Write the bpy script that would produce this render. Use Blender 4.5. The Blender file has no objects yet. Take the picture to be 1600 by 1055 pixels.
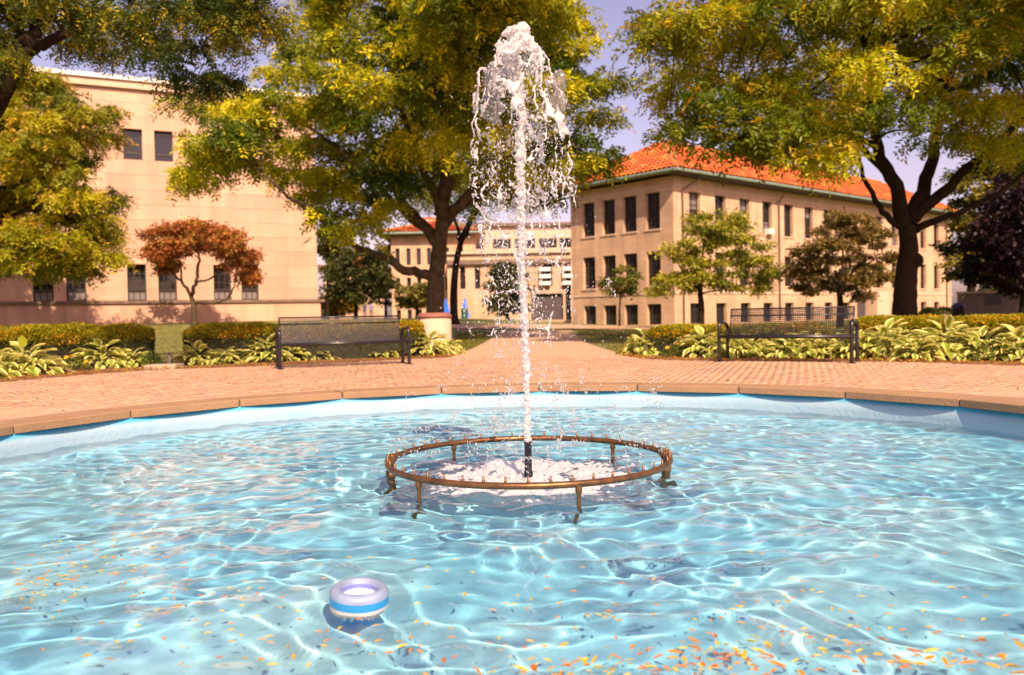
import bpy, bmesh, math, random
import numpy as np
from mathutils import Vector, Matrix, noise

# ------------------------------------------------------------------ camera
sc = bpy.context.scene
C = sc.collection
random.seed(7)
rng = np.random.default_rng(7)
F, PITCH, ROLL, EYE = 1320.0, 0.0240, 0.0188, 0.80
cam = bpy.data.cameras.new('camera')
cam.sensor_width = 36.0
cam.lens = 36.0 * F / 1600.0
cam.clip_start = 0.05
cam.clip_end = 2000.0
cam.dof.use_dof = True
cam.dof.focus_distance = 5.3
cam.dof.aperture_fstop = 2.2
cam_o = bpy.data.objects.new('camera', cam)
C.objects.link(cam_o)
cp, sp = math.cos(PITCH), math.sin(PITCH)
cr, sr = math.cos(ROLL), math.sin(ROLL)
fwd = Vector((0, cp, -sp)); up0 = Vector((0, sp, cp)); rt0 = Vector((1, 0, 0))
rt = rt0 * cr - up0 * sr
up = up0 * cr + rt0 * sr
cam_o.matrix_world = Matrix(((rt.x, up.x, -fwd.x, 0), (rt.y, up.y, -fwd.y, 0), (rt.z, up.z, -fwd.z, EYE), (0, 0, 0, 1)))
sc.camera = cam_o

# ------------------------------------------------------------------ sky and sun
SUN_EL, SUN_AZ = math.radians(43), math.radians(16)      # azimuth: right of straight behind the camera
to_sun = Vector((math.sin(SUN_AZ) * math.cos(SUN_EL), -math.cos(SUN_AZ) * math.cos(SUN_EL), math.sin(SUN_EL)))
w = bpy.data.worlds.new('World'); sc.world = w; w.use_nodes = True
nt = w.node_tree; nt.nodes.clear()
sky = nt.nodes.new('ShaderNodeTexSky'); sky.sky_type = 'NISHITA'; sky.sun_disc = False
sky.sun_elevation = SUN_EL
sky.sun_rotation = math.atan2(to_sun.x, to_sun.y)
sky.air_density = 1.0; sky.dust_density = 2.2; sky.ozone_density = 2.2
tint = nt.nodes.new('ShaderNodeMix'); tint.data_type = 'RGBA'; tint.blend_type = 'MULTIPLY'; tint.inputs[0].default_value = 1.0
tint.inputs[7].default_value = (1.48, 0.90, 0.89, 1)
bg = nt.nodes.new('ShaderNodeBackground'); bg.inputs[1].default_value = 0.108
wo = nt.nodes.new('ShaderNodeOutputWorld')
nt.links.new(sky.outputs[0], tint.inputs[6]); nt.links.new(tint.outputs[2], bg.inputs[0]); nt.links.new(bg.outputs[0], wo.inputs[0])
sun = bpy.data.lights.new('sun', 'SUN'); sun.energy = 5.0; sun.angle = math.radians(0.5); sun.color = (1.0, 0.74, 0.53)
sun.cycles.is_caustics_light = True
sun_o = bpy.data.objects.new('sun', sun); C.objects.link(sun_o)
sun_o.rotation_euler = (-to_sun).to_track_quat('-Z', 'Y').to_euler()
sun_o.location = to_sun * 60
sc.view_settings.view_transform = 'Standard'; sc.view_settings.look = 'None'
sc.view_settings.exposure = 0.84; sc.view_settings.gamma = 1.0; sc.view_settings.use_curve_mapping = False
sc.render.film_transparent = False
cy = sc.cycles
cy.use_denoising = True
cy.denoiser = 'OPENIMAGEDENOISE'
cy.denoising_prefilter = 'ACCURATE'
cy.max_bounces = 10; cy.diffuse_bounces = 3; cy.glossy_bounces = 4; cy.transmission_bounces = 8; cy.transparent_max_bounces = 12
cy.caustics_refractive = True; cy.caustics_reflective = False
cy.sample_clamp_indirect = 6.0
cy.blur_glossy = 0.3

# ------------------------------------------------------------------ helpers
def ray(u, v):
    a = (u - 800.0); b = (v - 527.5)
    x = (a * cr - b * sr) / F; y = (a * sr + b * cr) / F
    return Vector((x, cp - y * sp, -sp - y * cp))
def at(u, v, Y):                      # point seen at pixel (u, v) of the photograph, Y metres ahead
    d = ray(u, v); return Vector((0, 0, EYE)) + d * (Y / d.y)
def sstep(t):
    t = np.clip(t, 0, 1); return t * t * (3 - 2 * t)
def gz(x, y):                         # height of the ground: level round the pool, a gentle rise to the left beyond
    return 0.9 * sstep((np.asarray(y, float) - 19) / 33) * sstep((12 - np.asarray(x, float)) / 20)
def on_ground(u, v):
    d = ray(u, v); lo, hi = 2.0, 250.0
    for k in range(2000):
        Y = 2.0 + k * 0.1
        p = Vector((0, 0, EYE)) + d * (Y / d.y)
        if p.z <= gz(p.x, p.y): return Vector((p.x, p.y, float(gz(p.x, p.y))))
    return Vector((p.x, p.y, 0))

class MB:
    """collects geometry for one mesh"""
    def __init__(s): s.v = []; s.f = []; s.n = 0; s.col = []; s.has_col = False
    def add(s, verts, faces, col=None):
        verts = [tuple(p) for p in verts]
        s.v += verts; s.f += [tuple(i + s.n for i in f) for f in faces]; s.n += len(verts)
        s.col += [col if col is not None else (1, 1, 1)] * len(verts)
        if col is not None: s.has_col = True
        return s
    def box(s, c, size, ax=None, col=None):
        hx, hy, hz = size[0] / 2, size[1] / 2, size[2] / 2
        P = []
        for dz in (-hz, hz):
            for dx, dy in ((-hx, -hy), (hx, -hy), (hx, hy), (-hx, hy)):
                q = Vector((dx, dy, dz))
                if ax is not None: q = ax @ q
                P.append(Vector(c) + q)
        return s.add(P, [(3, 2, 1, 0), (4, 5, 6, 7), (0, 1, 5, 4), (1, 2, 6, 5), (2, 3, 7, 6), (3, 0, 4, 7)], col)
    def tube(s, pts, rad, sides=8, cap=True, closed=False, col=None):
        pts = [Vector(p) for p in pts]; n = len(pts)
        rads = rad if hasattr(rad, '__len__') else [rad] * n
        V = []; nrm = None
        for i, p in enumerate(pts):
            a = pts[i - 1] if (i > 0 or closed) else p
            b = pts[(i + 1) % n] if (i < n - 1 or closed) else p
            t = (b - a).normalized() if (b - a).length > 1e-9 else Vector((0, 0, 1))
            if nrm is None:
                nrm = t.orthogonal().normalized()
                if closed: nrm = (Vector((0, 0, 1)) - t * t.z).normalized()
            nrm = (nrm - t * nrm.dot(t)).normalized(); bn = t.cross(nrm)
            for k in range(sides):
                a_ = 2 * math.pi * k / sides
                V.append(p + (nrm * math.cos(a_) + bn * math.sin(a_)) * rads[i])
        Fs = []
        for i in range(n if closed else n - 1):
            j = (i + 1) % n
            for k in range(sides):
                l = (k + 1) % sides
                Fs.append((i * sides + k, i * sides + l, j * sides + l, j * sides + k))
        if cap and not closed:
            Fs.append(tuple(range(sides - 1, -1, -1))); Fs.append(tuple((n - 1) * sides + k for k in range(sides)))
        return s.add(V, Fs, col)
    def lathe(s, prof, c=(0, 0, 0), seg=32, col=None):
        V = []; Fs = []
        for (r, z) in prof:
            for k in range(seg):
                a = 2 * math.pi * k / seg
                V.append((c[0] + r * math.cos(a), c[1] + r * math.sin(a), c[2] + z))
        for i in range(len(prof) - 1):
            for k in range(seg):
                l = (k + 1) % seg
                Fs.append((i * seg + k, i * seg + l, (i + 1) * seg + l, (i + 1) * seg + k))
        return s.add(V, Fs, col)
    def mesh(s, name, mat, smooth=False):
        me = bpy.data.meshes.new(name); me.from_pydata([tuple(p) for p in s.v], [], s.f)
        me.materials.append(mat)
        if s.has_col:
            at_ = me.attributes.new('tint', 'FLOAT_COLOR', 'POINT')
            at_.data.foreach_set('color', np.c_[np.array(s.col, np.float32), np.ones(s.n, np.float32)].ravel())
        if smooth: me.polygons.foreach_set('use_smooth', [True] * len(me.polygons))
        me.update(); return me
    def build(s, name, mat, parent=None, smooth=False, loc=None):
        return link(name, s.mesh(name, mat, smooth), parent, loc)

def link(name, me, parent=None, loc=None, rot=None):
    o = bpy.data.objects.new(name, me); C.objects.link(o)
    if parent is not None: o.parent = parent
    if loc is not None: o.location = loc
    if rot is not None: o.rotation_euler = rot
    return o
def tag(o, label, cat, group=None):
    o['label'] = label; o['category'] = cat
    if group: o['group'] = group
    return o
def thing(name, label, cat, loc=(0, 0, 0), rz=0.0, group=None):
    o = bpy.data.objects.new(name, None); C.objects.link(o); o.empty_display_size = 0.2
    o.location = loc; o.rotation_euler = (0, 0, rz)
    return tag(o, label, cat, group)
def np_mesh(name, V, faces, mat, tint=None, smooth=False, extra=None):
    """fast mesh from numpy; faces is a list of (m,k) index arrays"""
    me = bpy.data.meshes.new(name)
    V = np.asarray(V, np.float32)
    me.vertices.add(len(V)); me.vertices.foreach_set('co', V.ravel())
    idx = np.concatenate([f.ravel() for f in faces]).astype(np.int32)
    tot = np.concatenate([np.full(len(f), f.shape[1], np.int32) for f in faces])
    me.loops.add(len(idx)); me.loops.foreach_set('vertex_index', idx)
    me.polygons.add(len(tot)); me.polygons.foreach_set('loop_start', np.r_[0, np.cumsum(tot)[:-1]].astype(np.int32))
    me.polygons.foreach_set('loop_total', tot)
    if smooth: me.polygons.foreach_set('use_smooth', np.ones(len(tot), bool))
    if tint is not None:
        a = me.attributes.new('tint', 'FLOAT_COLOR', 'POINT')
        a.data.foreach_set('color', np.c_[tint.astype(np.float32), np.ones(len(V), np.float32)].ravel())
    me.materials.append(mat); me.update(calc_edges=True); me.validate()
    return me

# ------------------------------------------------------------------ materials
def material(name):
    m = bpy.data.materials.new(name); m.use_nodes = True
    n = m.node_tree; b = n.nodes['Principled BSDF']
    return m, n, b
def streaks(n, last, amt):
    """rain streaks and broad staining, laid out on the wall itself in metres"""
    ge = n.nodes.new('ShaderNodeNewGeometry')
    for sc_, lo in (((1.6, 1.6, 0.10), 1 - amt), ((0.25, 0.25, 0.35), 1 - amt * .8)):
        mp = n.nodes.new('ShaderNodeMapping'); mp.inputs['Scale'].default_value = sc_; n.links.new(ge.outputs['Position'], mp.inputs[0])
        no = n.nodes.new('ShaderNodeTexNoise'); no.inputs['Scale'].default_value = 1.0; no.inputs['Detail'].default_value = 7; n.links.new(mp.outputs[0], no.inputs['Vector'])
        mr = n.nodes.new('ShaderNodeMapRange'); mr.inputs[1].default_value = .35; mr.inputs[2].default_value = .62; mr.inputs[3].default_value = lo; mr.inputs[4].default_value = 1.03
        n.links.new(no.outputs[0], mr.inputs[0])
        mu = n.nodes.new('ShaderNodeMath'); mu.operation = 'MULTIPLY'; n.links.new(last, mu.inputs[0]); n.links.new(mr.outputs[0], mu.inputs[1]); last = mu.outputs[0]
    return last
def basic(name, col, rough=0.6, var=0.12, scale=6.0, metal=0.0, bump=0.0, bscale=40.0, tinted=False, objrand=0.0, spec=0.5, detail=5.0, streak=0.0):
    """plain surface: colour varied by noise, optional per-vertex tint, per-object random tone and fine bump"""
    m, n, b = material(name)
    tc = n.nodes.new('ShaderNodeTexCoord')
    no = n.nodes.new('ShaderNodeTexNoise'); no.inputs['Scale'].default_value = scale; no.inputs['Detail'].default_value = detail
    n.links.new(tc.outputs['Object'], no.inputs['Vector'])
    rp = n.nodes.new('ShaderNodeMapRange'); rp.inputs[1].default_value = 0.25; rp.inputs[2].default_value = 0.75
    rp.inputs[3].default_value = 1 - var; rp.inputs[4].default_value = 1 + var
    n.links.new(no.outputs[0], rp.inputs[0])
    last = rp.outputs[0]
    if objrand:
        oi = n.nodes.new('ShaderNodeObjectInfo'); r2 = n.nodes.new('ShaderNodeMapRange')
        r2.inputs[3].default_value = 1 - objrand; r2.inputs[4].default_value = 1 + objrand
        n.links.new(oi.outputs['Random'], r2.inputs[0])
        mu = n.nodes.new('ShaderNodeMath'); mu.operation = 'MULTIPLY'
        n.links.new(last, mu.inputs[0]); n.links.new(r2.outputs[0], mu.inputs[1]); last = mu.outputs[0]
    if streak: last = streaks(n, last, streak)
    vm = n.nodes.new('ShaderNodeVectorMath'); vm.operation = 'SCALE'
    if tinted:
        a = n.nodes.new('ShaderNodeAttribute'); a.attribute_name = 'tint'; n.links.new(a.outputs['Color'], vm.inputs[0])
    else:
        vm.inputs[0].default_value = col
    n.links.new(last, vm.inputs['Scale']); n.links.new(vm.outputs[0], b.inputs['Base Color'])
    b.inputs['Roughness'].default_value = rough; b.inputs['Metallic'].default_value = metal
    b.inputs['Specular IOR Level'].default_value = spec
    if bump:
        nb = n.nodes.new('ShaderNodeTexNoise'); nb.inputs['Scale'].default_value = bscale; nb.inputs['Detail'].default_value = 6
        n.links.new(tc.outputs['Object'], nb.inputs['Vector'])
        bp = n.nodes.new('ShaderNodeBump'); bp.inputs['Strength'].default_value = bump; bp.inputs['Distance'].default_value = 0.02
        n.links.new(nb.outputs[0], bp.inputs['Height']); n.links.new(bp.outputs[0], b.inputs['Normal'])
    return m
def leafmat(name, trans=0.40, rough=0.5, spec=0.3):
    m, n, b = material(name)
    a = n.nodes.new('ShaderNodeAttribute'); a.attribute_name = 'tint'
    n.links.new(a.outputs['Color'], b.inputs['Base Color'])
    b.inputs['Roughness'].default_value = rough; b.inputs['Specular IOR Level'].default_value = spec
    t = n.nodes.new('ShaderNodeBsdfTranslucent'); n.links.new(a.outputs['Color'], t.inputs[0])
    mx = n.nodes.new('ShaderNodeMixShader'); mx.inputs[0].default_value = trans
    out = n.nodes['Material Output']
    n.links.new(b.outputs[0], mx.inputs[1]); n.links.new(t.outputs[0], mx.inputs[2]); n.links.new(mx.outputs[0], out.inputs[0])
    return m

M = {}
M['leaf'] = leafmat('leaf')
M['bark'] = basic('bark', (0.022, 0.014, 0.009), 0.95, 0.45, 5, spec=0.12, bump=0.9, bscale=14)
M['bark_light'] = basic('bark_light', (0.075, 0.055, 0.034), 0.95, 0.6, 5, spec=0.12, bump=0.9, bscale=14)
M['stone'] = basic('limestone_block', (0.53, 0.335, 0.225), 0.85, 0.07, 1.3, objrand=0.09, streak=0.13, bump=0.25, bscale=25)
M['stone_joint'] = basic('limestone_joint', (0.42, 0.31, 0.21), 0.9, 0.1, 3)
M['stone_plain'] = basic('limestone_trim', (0.54, 0.39, 0.27), 0.85, 0.10, 2, bump=0.2)
M['ledge'] = basic('weathered_ledge', (0.16, 0.11, 0.08), 0.9, 0.35, 3)
M['frame'] = basic('bronze_window_frame', (0.035, 0.026, 0.022), 0.45, 0.1, 4)
M['gutter'] = basic('green_copper_gutter', (0.16, 0.22, 0.17), 0.6, 0.2, 2)
M['pipe_brown'] = basic('brown_downpipe', (0.13, 0.075, 0.045), 0.6, 0.2, 3)
M['white_panel'] = basic('white_panel', (0.78, 0.74, 0.66), 0.6, 0.05, 3)
M['bench'] = basic('black_coated_steel', (0.012, 0.011, 0.013), 0.28, 0.1, 8)
M['cap'] = basic('red_brown_stone_cap', (0.22, 0.085, 0.06), 0.7, 0.15, 6, bump=0.2)
M['planter'] = basic('exposed_aggregate', (0.52, 0.37, 0.26), 0.9, 0.22, 45, bump=0.5, bscale=90)
M['coping'] = basic('sandstone_coping', (0.27, 0.165, 0.085), 0.85, 0.16, 3.5, objrand=0.08, bump=0.35, bscale=45)
M['mortar'] = basic('dark_joint_mortar', (0.07, 0.05, 0.04), 0.9, 0.2, 10)
M['brick'] = basic('paving_brick', (1, 1, 1), 0.85, 0.16, 9, tinted=True, streak=.12, bump=0.3, bscale=60)
M['brick_obj'] = basic('paving_brick_single', (0.47, 0.285, 0.17), 0.85, 0.16, 9, objrand=0.13, streak=.12, bump=0.3, bscale=60)
M['sand'] = basic('joint_sand', (0.39, 0.235, 0.14), 0.95, 0.2, 15)
M['soil'] = basic('mulch_soil', (0.16, 0.075, 0.03), 0.95, 0.5, 25, bump=0.8, bscale=40)
M['umb'] = basic('blue_umbrella_fabric', (0.02, 0.16, 0.70), 0.7, 0.1, 5)
M['pole'] = basic('grey_pole', (0.25, 0.25, 0.25), 0.5)
M['bin'] = basic('green_bin', (0.03, 0.10, 0.07), 0.5)
M['dark'] = basic('dark_trim_and_shade', (0.06, 0.045, 0.05), 0.7, 0.2, 2)  # dark trim; on the low wing's recess it is painted-in shade
M['grey_wall'] = basic('grey_stone_wall', (0.16, 0.12, 0.10), 0.9, 0.2, 2)
M['bronze'] = basic('wet_bronze_pipe', (0.15, 0.075, 0.030), 0.36, 0.5, 14, metal=0.6, bump=0.15, bscale=50)
M['bronze_dark'] = basic('old_bronze_fitting', (0.16, 0.085, 0.035), 0.42, 0.4, 20, metal=0.6, bump=0.2, bscale=60)
M['black_nozzle'] = basic('black_wet_nozzle', (0.008, 0.008, 0.012), 0.15, 0.1, 9)
M['skin'] = basic('skin', (0.45, 0.28, 0.2), 0.6)
M['cloth_a'] = basic('navy_clothing', (0.05, 0.05, 0.12), 0.8)
M['cloth_b'] = basic('grey_violet_clothing', (0.2, 0.18, 0.3), 0.8)
M['hair'] = basic('dark_hair', (0.02, 0.015, 0.01), 0.6)
M['yellow_petal'] = basic('yellow_petal', (0.80, 0.48, 0.02), 0.6, 0.15, 9)

# glass of the windows: dark interior behind a reflective pane
def pane_mat():
    m, n, b = material('window_glass')
    b.inputs['Base Color'].default_value = (0.012, 0.012, 0.014, 1); b.inputs['Roughness'].default_value = 0.06
    b.inputs['Specular IOR Level'].default_value = 0.6
    return m
M['pane'] = pane_mat()
M['blind'] = basic('pale_window_blind', (0.17, 0.15, 0.15), 0.5, 0.1, 2)

# roof tiles: tone differs from tile to tile
def roof_mat():
    m, n, b = material('orange_clay_tiles')
    a = n.nodes.new('ShaderNodeAttribute'); a.attribute_name = 'tint'
    n.links.new(a.outputs['Color'], b.inputs['Base Color']); b.inputs['Roughness'].default_value = 0.75
    return m
M['roof'] = roof_mat()

def grass_mat():
    m, n, b = material('lawn')
    tc = n.nodes.new('ShaderNodeTexCoord')
    a = n.nodes.new('ShaderNodeTexNoise'); a.inputs['Scale'].default_value = 0.35; a.inputs['Detail'].default_value = 8
    n.links.new(tc.outputs['Object'], a.inputs['Vector'])
    r = n.nodes.new('ShaderNodeValToRGB')
    r.color_ramp.elements[0].position = 0.32; r.color_ramp.elements[0].color = (0.085, 0.115, 0.018, 1)
    r.color_ramp.elements[1].position = 0.7; r.color_ramp.elements[1].color = (0.21, 0.19, 0.035, 1)
    n.links.new(a.outputs[0], r.inputs[0]); n.links.new(r.outputs[0], b.inputs['Base Color'])
    b.inputs['Roughness'].default_value = 0.9
    return m
M['grass'] = grass_mat()

def path_mat():                      # brick walk too far off to tell its bricks apart
    m, n, b = material('far_brick_walk')
    tc = n.nodes.new('ShaderNodeTexCoord')
    br = n.nodes.new('ShaderNodeTexBrick'); br.inputs['Scale'].default_value = 5.0
    br.inputs['Color1'].default_value = (0.48, 0.29, 0.17, 1); br.inputs['Color2'].default_value = (0.43, 0.26, 0.155, 1)
    br.inputs['Mortar'].default_value = (0.36, 0.23, 0.15, 1); br.inputs['Mortar Size'].default_value = 0.01
    n.links.new(tc.outputs['Object'], br.inputs['Vector']); n.links.new(br.outputs[0], b.inputs['Base Color'])
    b.inputs['Roughness'].default_value = 0.9
    return m
M['path'] = path_mat()

def ashlar_mat():
    m, n, b = material('tan_ashlar_wall')
    tc = n.nodes.new('ShaderNodeTexCoord')
    mp = n.nodes.new('ShaderNodeMapping'); mp.inputs['Rotation'].default_value = (math.radians(90), 0, 0)
    n.links.new(tc.outputs['UV'], mp.inputs[0])
    br = n.nodes.new('ShaderNodeTexBrick'); br.inputs['Scale'].default_value = 1.0
    br.inputs['Brick Width'].default_value = 0.95; br.inputs['Row Height'].default_value = 0.42
    br.inputs['Color1'].default_value = (0.56, 0.375, 0.235, 1); br.inputs['Color2'].default_value = (0.49, 0.325, 0.20, 1)
    br.inputs['Mortar'].default_value = (0.39, 0.27, 0.175, 1); br.inputs['Mortar Size'].default_value = 0.012
    n.links.new(tc.outputs['UV'], br.inputs['Vector'])
    no = n.nodes.new('ShaderNodeTexNoise'); no.inputs['Scale'].default_value = 0.7; no.inputs['Detail'].default_value = 7
    n.links.new(tc.outputs['UV'], no.inputs['Vector'])
    mr = n.nodes.new('ShaderNodeMapRange'); mr.inputs[1].default_value = 0.3; mr.inputs[2].default_value = 0.7; mr.inputs[3].default_value = 0.88; mr.inputs[4].default_value = 1.1
    n.links.new(no.outputs[0], mr.inputs[0])
    vm = n.nodes.new('ShaderNodeVectorMath'); vm.operation = 'SCALE'
    n.links.new(br.outputs[0], vm.inputs[0]); n.links.new(streaks(n, mr.outputs[0], .14), vm.inputs['Scale'])
    n.links.new(vm.outputs[0], b.inputs['Base Color']); b.inputs['Roughness'].default_value = 0.88
    return m
M['ashlar'] = ashlar_mat()

def pool_mat(wall):
    """pool paint: blue, with a deeper blue strip above a paler band on the wall and worn pale patches on the floor"""
    m, n, b = material('pool_wall_paint' if wall else 'pool_floor_paint')
    tc = n.nodes.new('ShaderNodeTexCoord')
    no = n.nodes.new('ShaderNodeTexNoise'); no.inputs['Scale'].default_value = 2.2 if wall else 1.1; no.inputs['Detail'].default_value = 9
    n.links.new(tc.outputs['Object'], no.inputs['Vector'])
    mix = n.nodes.new('ShaderNodeMix'); mix.data_type = 'RGBA'
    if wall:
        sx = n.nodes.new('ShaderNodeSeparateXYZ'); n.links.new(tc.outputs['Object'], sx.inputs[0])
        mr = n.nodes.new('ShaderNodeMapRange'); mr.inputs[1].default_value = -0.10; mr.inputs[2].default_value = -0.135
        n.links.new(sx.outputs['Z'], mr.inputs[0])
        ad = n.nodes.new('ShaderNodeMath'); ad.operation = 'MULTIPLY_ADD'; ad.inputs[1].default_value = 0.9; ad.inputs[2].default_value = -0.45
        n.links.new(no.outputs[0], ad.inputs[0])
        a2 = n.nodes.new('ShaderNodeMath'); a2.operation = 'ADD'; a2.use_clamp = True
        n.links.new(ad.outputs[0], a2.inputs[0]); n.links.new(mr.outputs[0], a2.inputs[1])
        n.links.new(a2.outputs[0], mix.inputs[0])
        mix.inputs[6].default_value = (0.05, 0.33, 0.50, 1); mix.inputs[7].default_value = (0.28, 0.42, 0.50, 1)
    else:
        mr = n.nodes.new('ShaderNodeMapRange'); mr.inputs[1].default_value = 0.40; mr.inputs[2].default_value = 0.68
        n.links.new(no.outputs[0], mr.inputs[0]); n.links.new(mr.outputs[0], mix.inputs[0])
        mix.inputs[6].default_value = (0.21, 0.65, 0.88, 1); mix.inputs[7].default_value = (0.38, 0.80, 0.93, 1)
    n.links.new(mix.outputs[2], b.inputs['Base Color']); b.inputs['Roughness'].default_value = 0.7
    nb = n.nodes.new('ShaderNodeTexNoise'); nb.inputs['Scale'].default_value = 25; n.links.new(tc.outputs['Object'], nb.inputs['Vector'])
    bp = n.nodes.new('ShaderNodeBump'); bp.inputs['Strength'].default_value = 0.25; bp.inputs['Distance'].default_value = 0.02
    n.links.new(nb.outputs[0], bp.inputs['Height']); n.links.new(bp.outputs[0], b.inputs['Normal'])
    return m
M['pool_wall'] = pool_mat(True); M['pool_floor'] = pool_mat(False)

def water_mat():
    m, n, b = material('pool_water')
    b.inputs['Base Color'].default_value = (1, 1, 1, 1); b.inputs['Roughness'].default_value = 0.0
    b.inputs['IOR'].default_value = 1.33; b.inputs['Transmission Weight'].default_value = 1.0
    return m
M['water'] = water_mat()
def spray_mat(name, glass):
    m, n, b = material(name)
    b.inputs['Base Color'].default_value = (1, 1, 1, 1); b.inputs['Roughness'].default_value = 0.03
    b.inputs['IOR'].default_value = 1.33; b.inputs['Transmission Weight'].default_value = 1.0
    d = n.nodes.new('ShaderNodeBsdfDiffuse'); d.inputs[0].default_value = (0.90, 0.88, 0.88, 1)
    t = n.nodes.new('ShaderNodeBsdfTranslucent'); t.inputs[0].default_value = (0.90, 0.88, 0.88, 1)
    m1 = n.nodes.new('ShaderNodeMixShader'); m1.inputs[0].default_value = 0.5
    m2 = n.nodes.new('ShaderNodeMixShader'); m2.inputs[0].default_value = glass
    n.links.new(d.outputs[0], m1.inputs[1]); n.links.new(t.outputs[0], m1.inputs[2])
    n.links.new(m1.outputs[0], m2.inputs[1]); n.links.new(b.outputs[0], m2.inputs[2])
    n.links.new(m2.outputs[0], n.nodes['Material Output'].inputs[0])
    return m
M['spray'] = spray_mat('aerated_water', 0.42)
M['drop'] = spray_mat('clear_drop', 0.66)
M['film'] = spray_mat('clear_water_film', 0.93)
M['foam'] = spray_mat('white_foam', 0.30)

# ------------------------------------------------------------------ ground, walks, beds
PCX, PCY = 0.092, 5.50
R_WALL, R_COPE, COPE_W = 4.362, 4.352, 0.44
WATER_Z, FLOOR_Z = -0.248, -0.60
R_OUT = R_COPE + COPE_W + 0.02

def structure(o): o['kind'] = 'structure'; return o
def polar(r, a): return (PCX + r * math.cos(a), PCY + r * math.sin(a))

# the lawn: one sheet out to the horizon with a round hole where the pool and its paving lie
def build_lawn():
    nA = 240
    radii = [9.0] + list(np.arange(9.5, 70, 0.7)) + [75, 85, 100, 130, 180, 260, 400, 700, 1200]
    ang = np.linspace(0, 2 * math.pi, nA, endpoint=False)
    V = np.array([[PCX + r * math.cos(a), PCY + r * math.sin(a), 0] for r in radii for a in ang])
    V[:, 2] = gz(V[:, 0], V[:, 1]) - 0.03
    i, j = np.meshgrid(np.arange(len(radii) - 1), np.arange(nA), indexing='ij'); i = i.ravel(); j = j.ravel(); k = (j + 1) % nA
    Fq = np.c_[i * nA + j, (i + 1) * nA + j, (i + 1) * nA + k, i * nA + k]
    structure(link('lawn', np_mesh('lawn', V, [Fq], M['grass'], smooth=True)))
build_lawn()

# outer edge of the paving, traced on the ground
EDGE_PX = [(-420, 640), (-200, 616), (0, 597), (60, 592), (150, 584), (240, 578), (330, 575), (437, 571), (540, 566), (640, 561), (718, 556)]
EDGE_R = [(968, 555), (1010, 561), (1060, 563), (1130, 564), (1240, 565), (1340, 565), (1450, 567), (1600, 571), (1800, 582), (2050, 600)]
edge_l = [on_ground(*p) for p in EDGE_PX]; edge_r = [on_ground(*p) for p in EDGE_R]
def edge_radius(a):                  # paved radius at an angle round the pool
    tab = sorted((math.atan2(p.y - PCY, p.x - PCX), math.hypot(p.x - PCX, p.y - PCY)) for p in edge_l + edge_r)
    A = [t[0] for t in tab]; R = [t[1] for t in tab]
    return float(np.interp(a, A, R))
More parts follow.
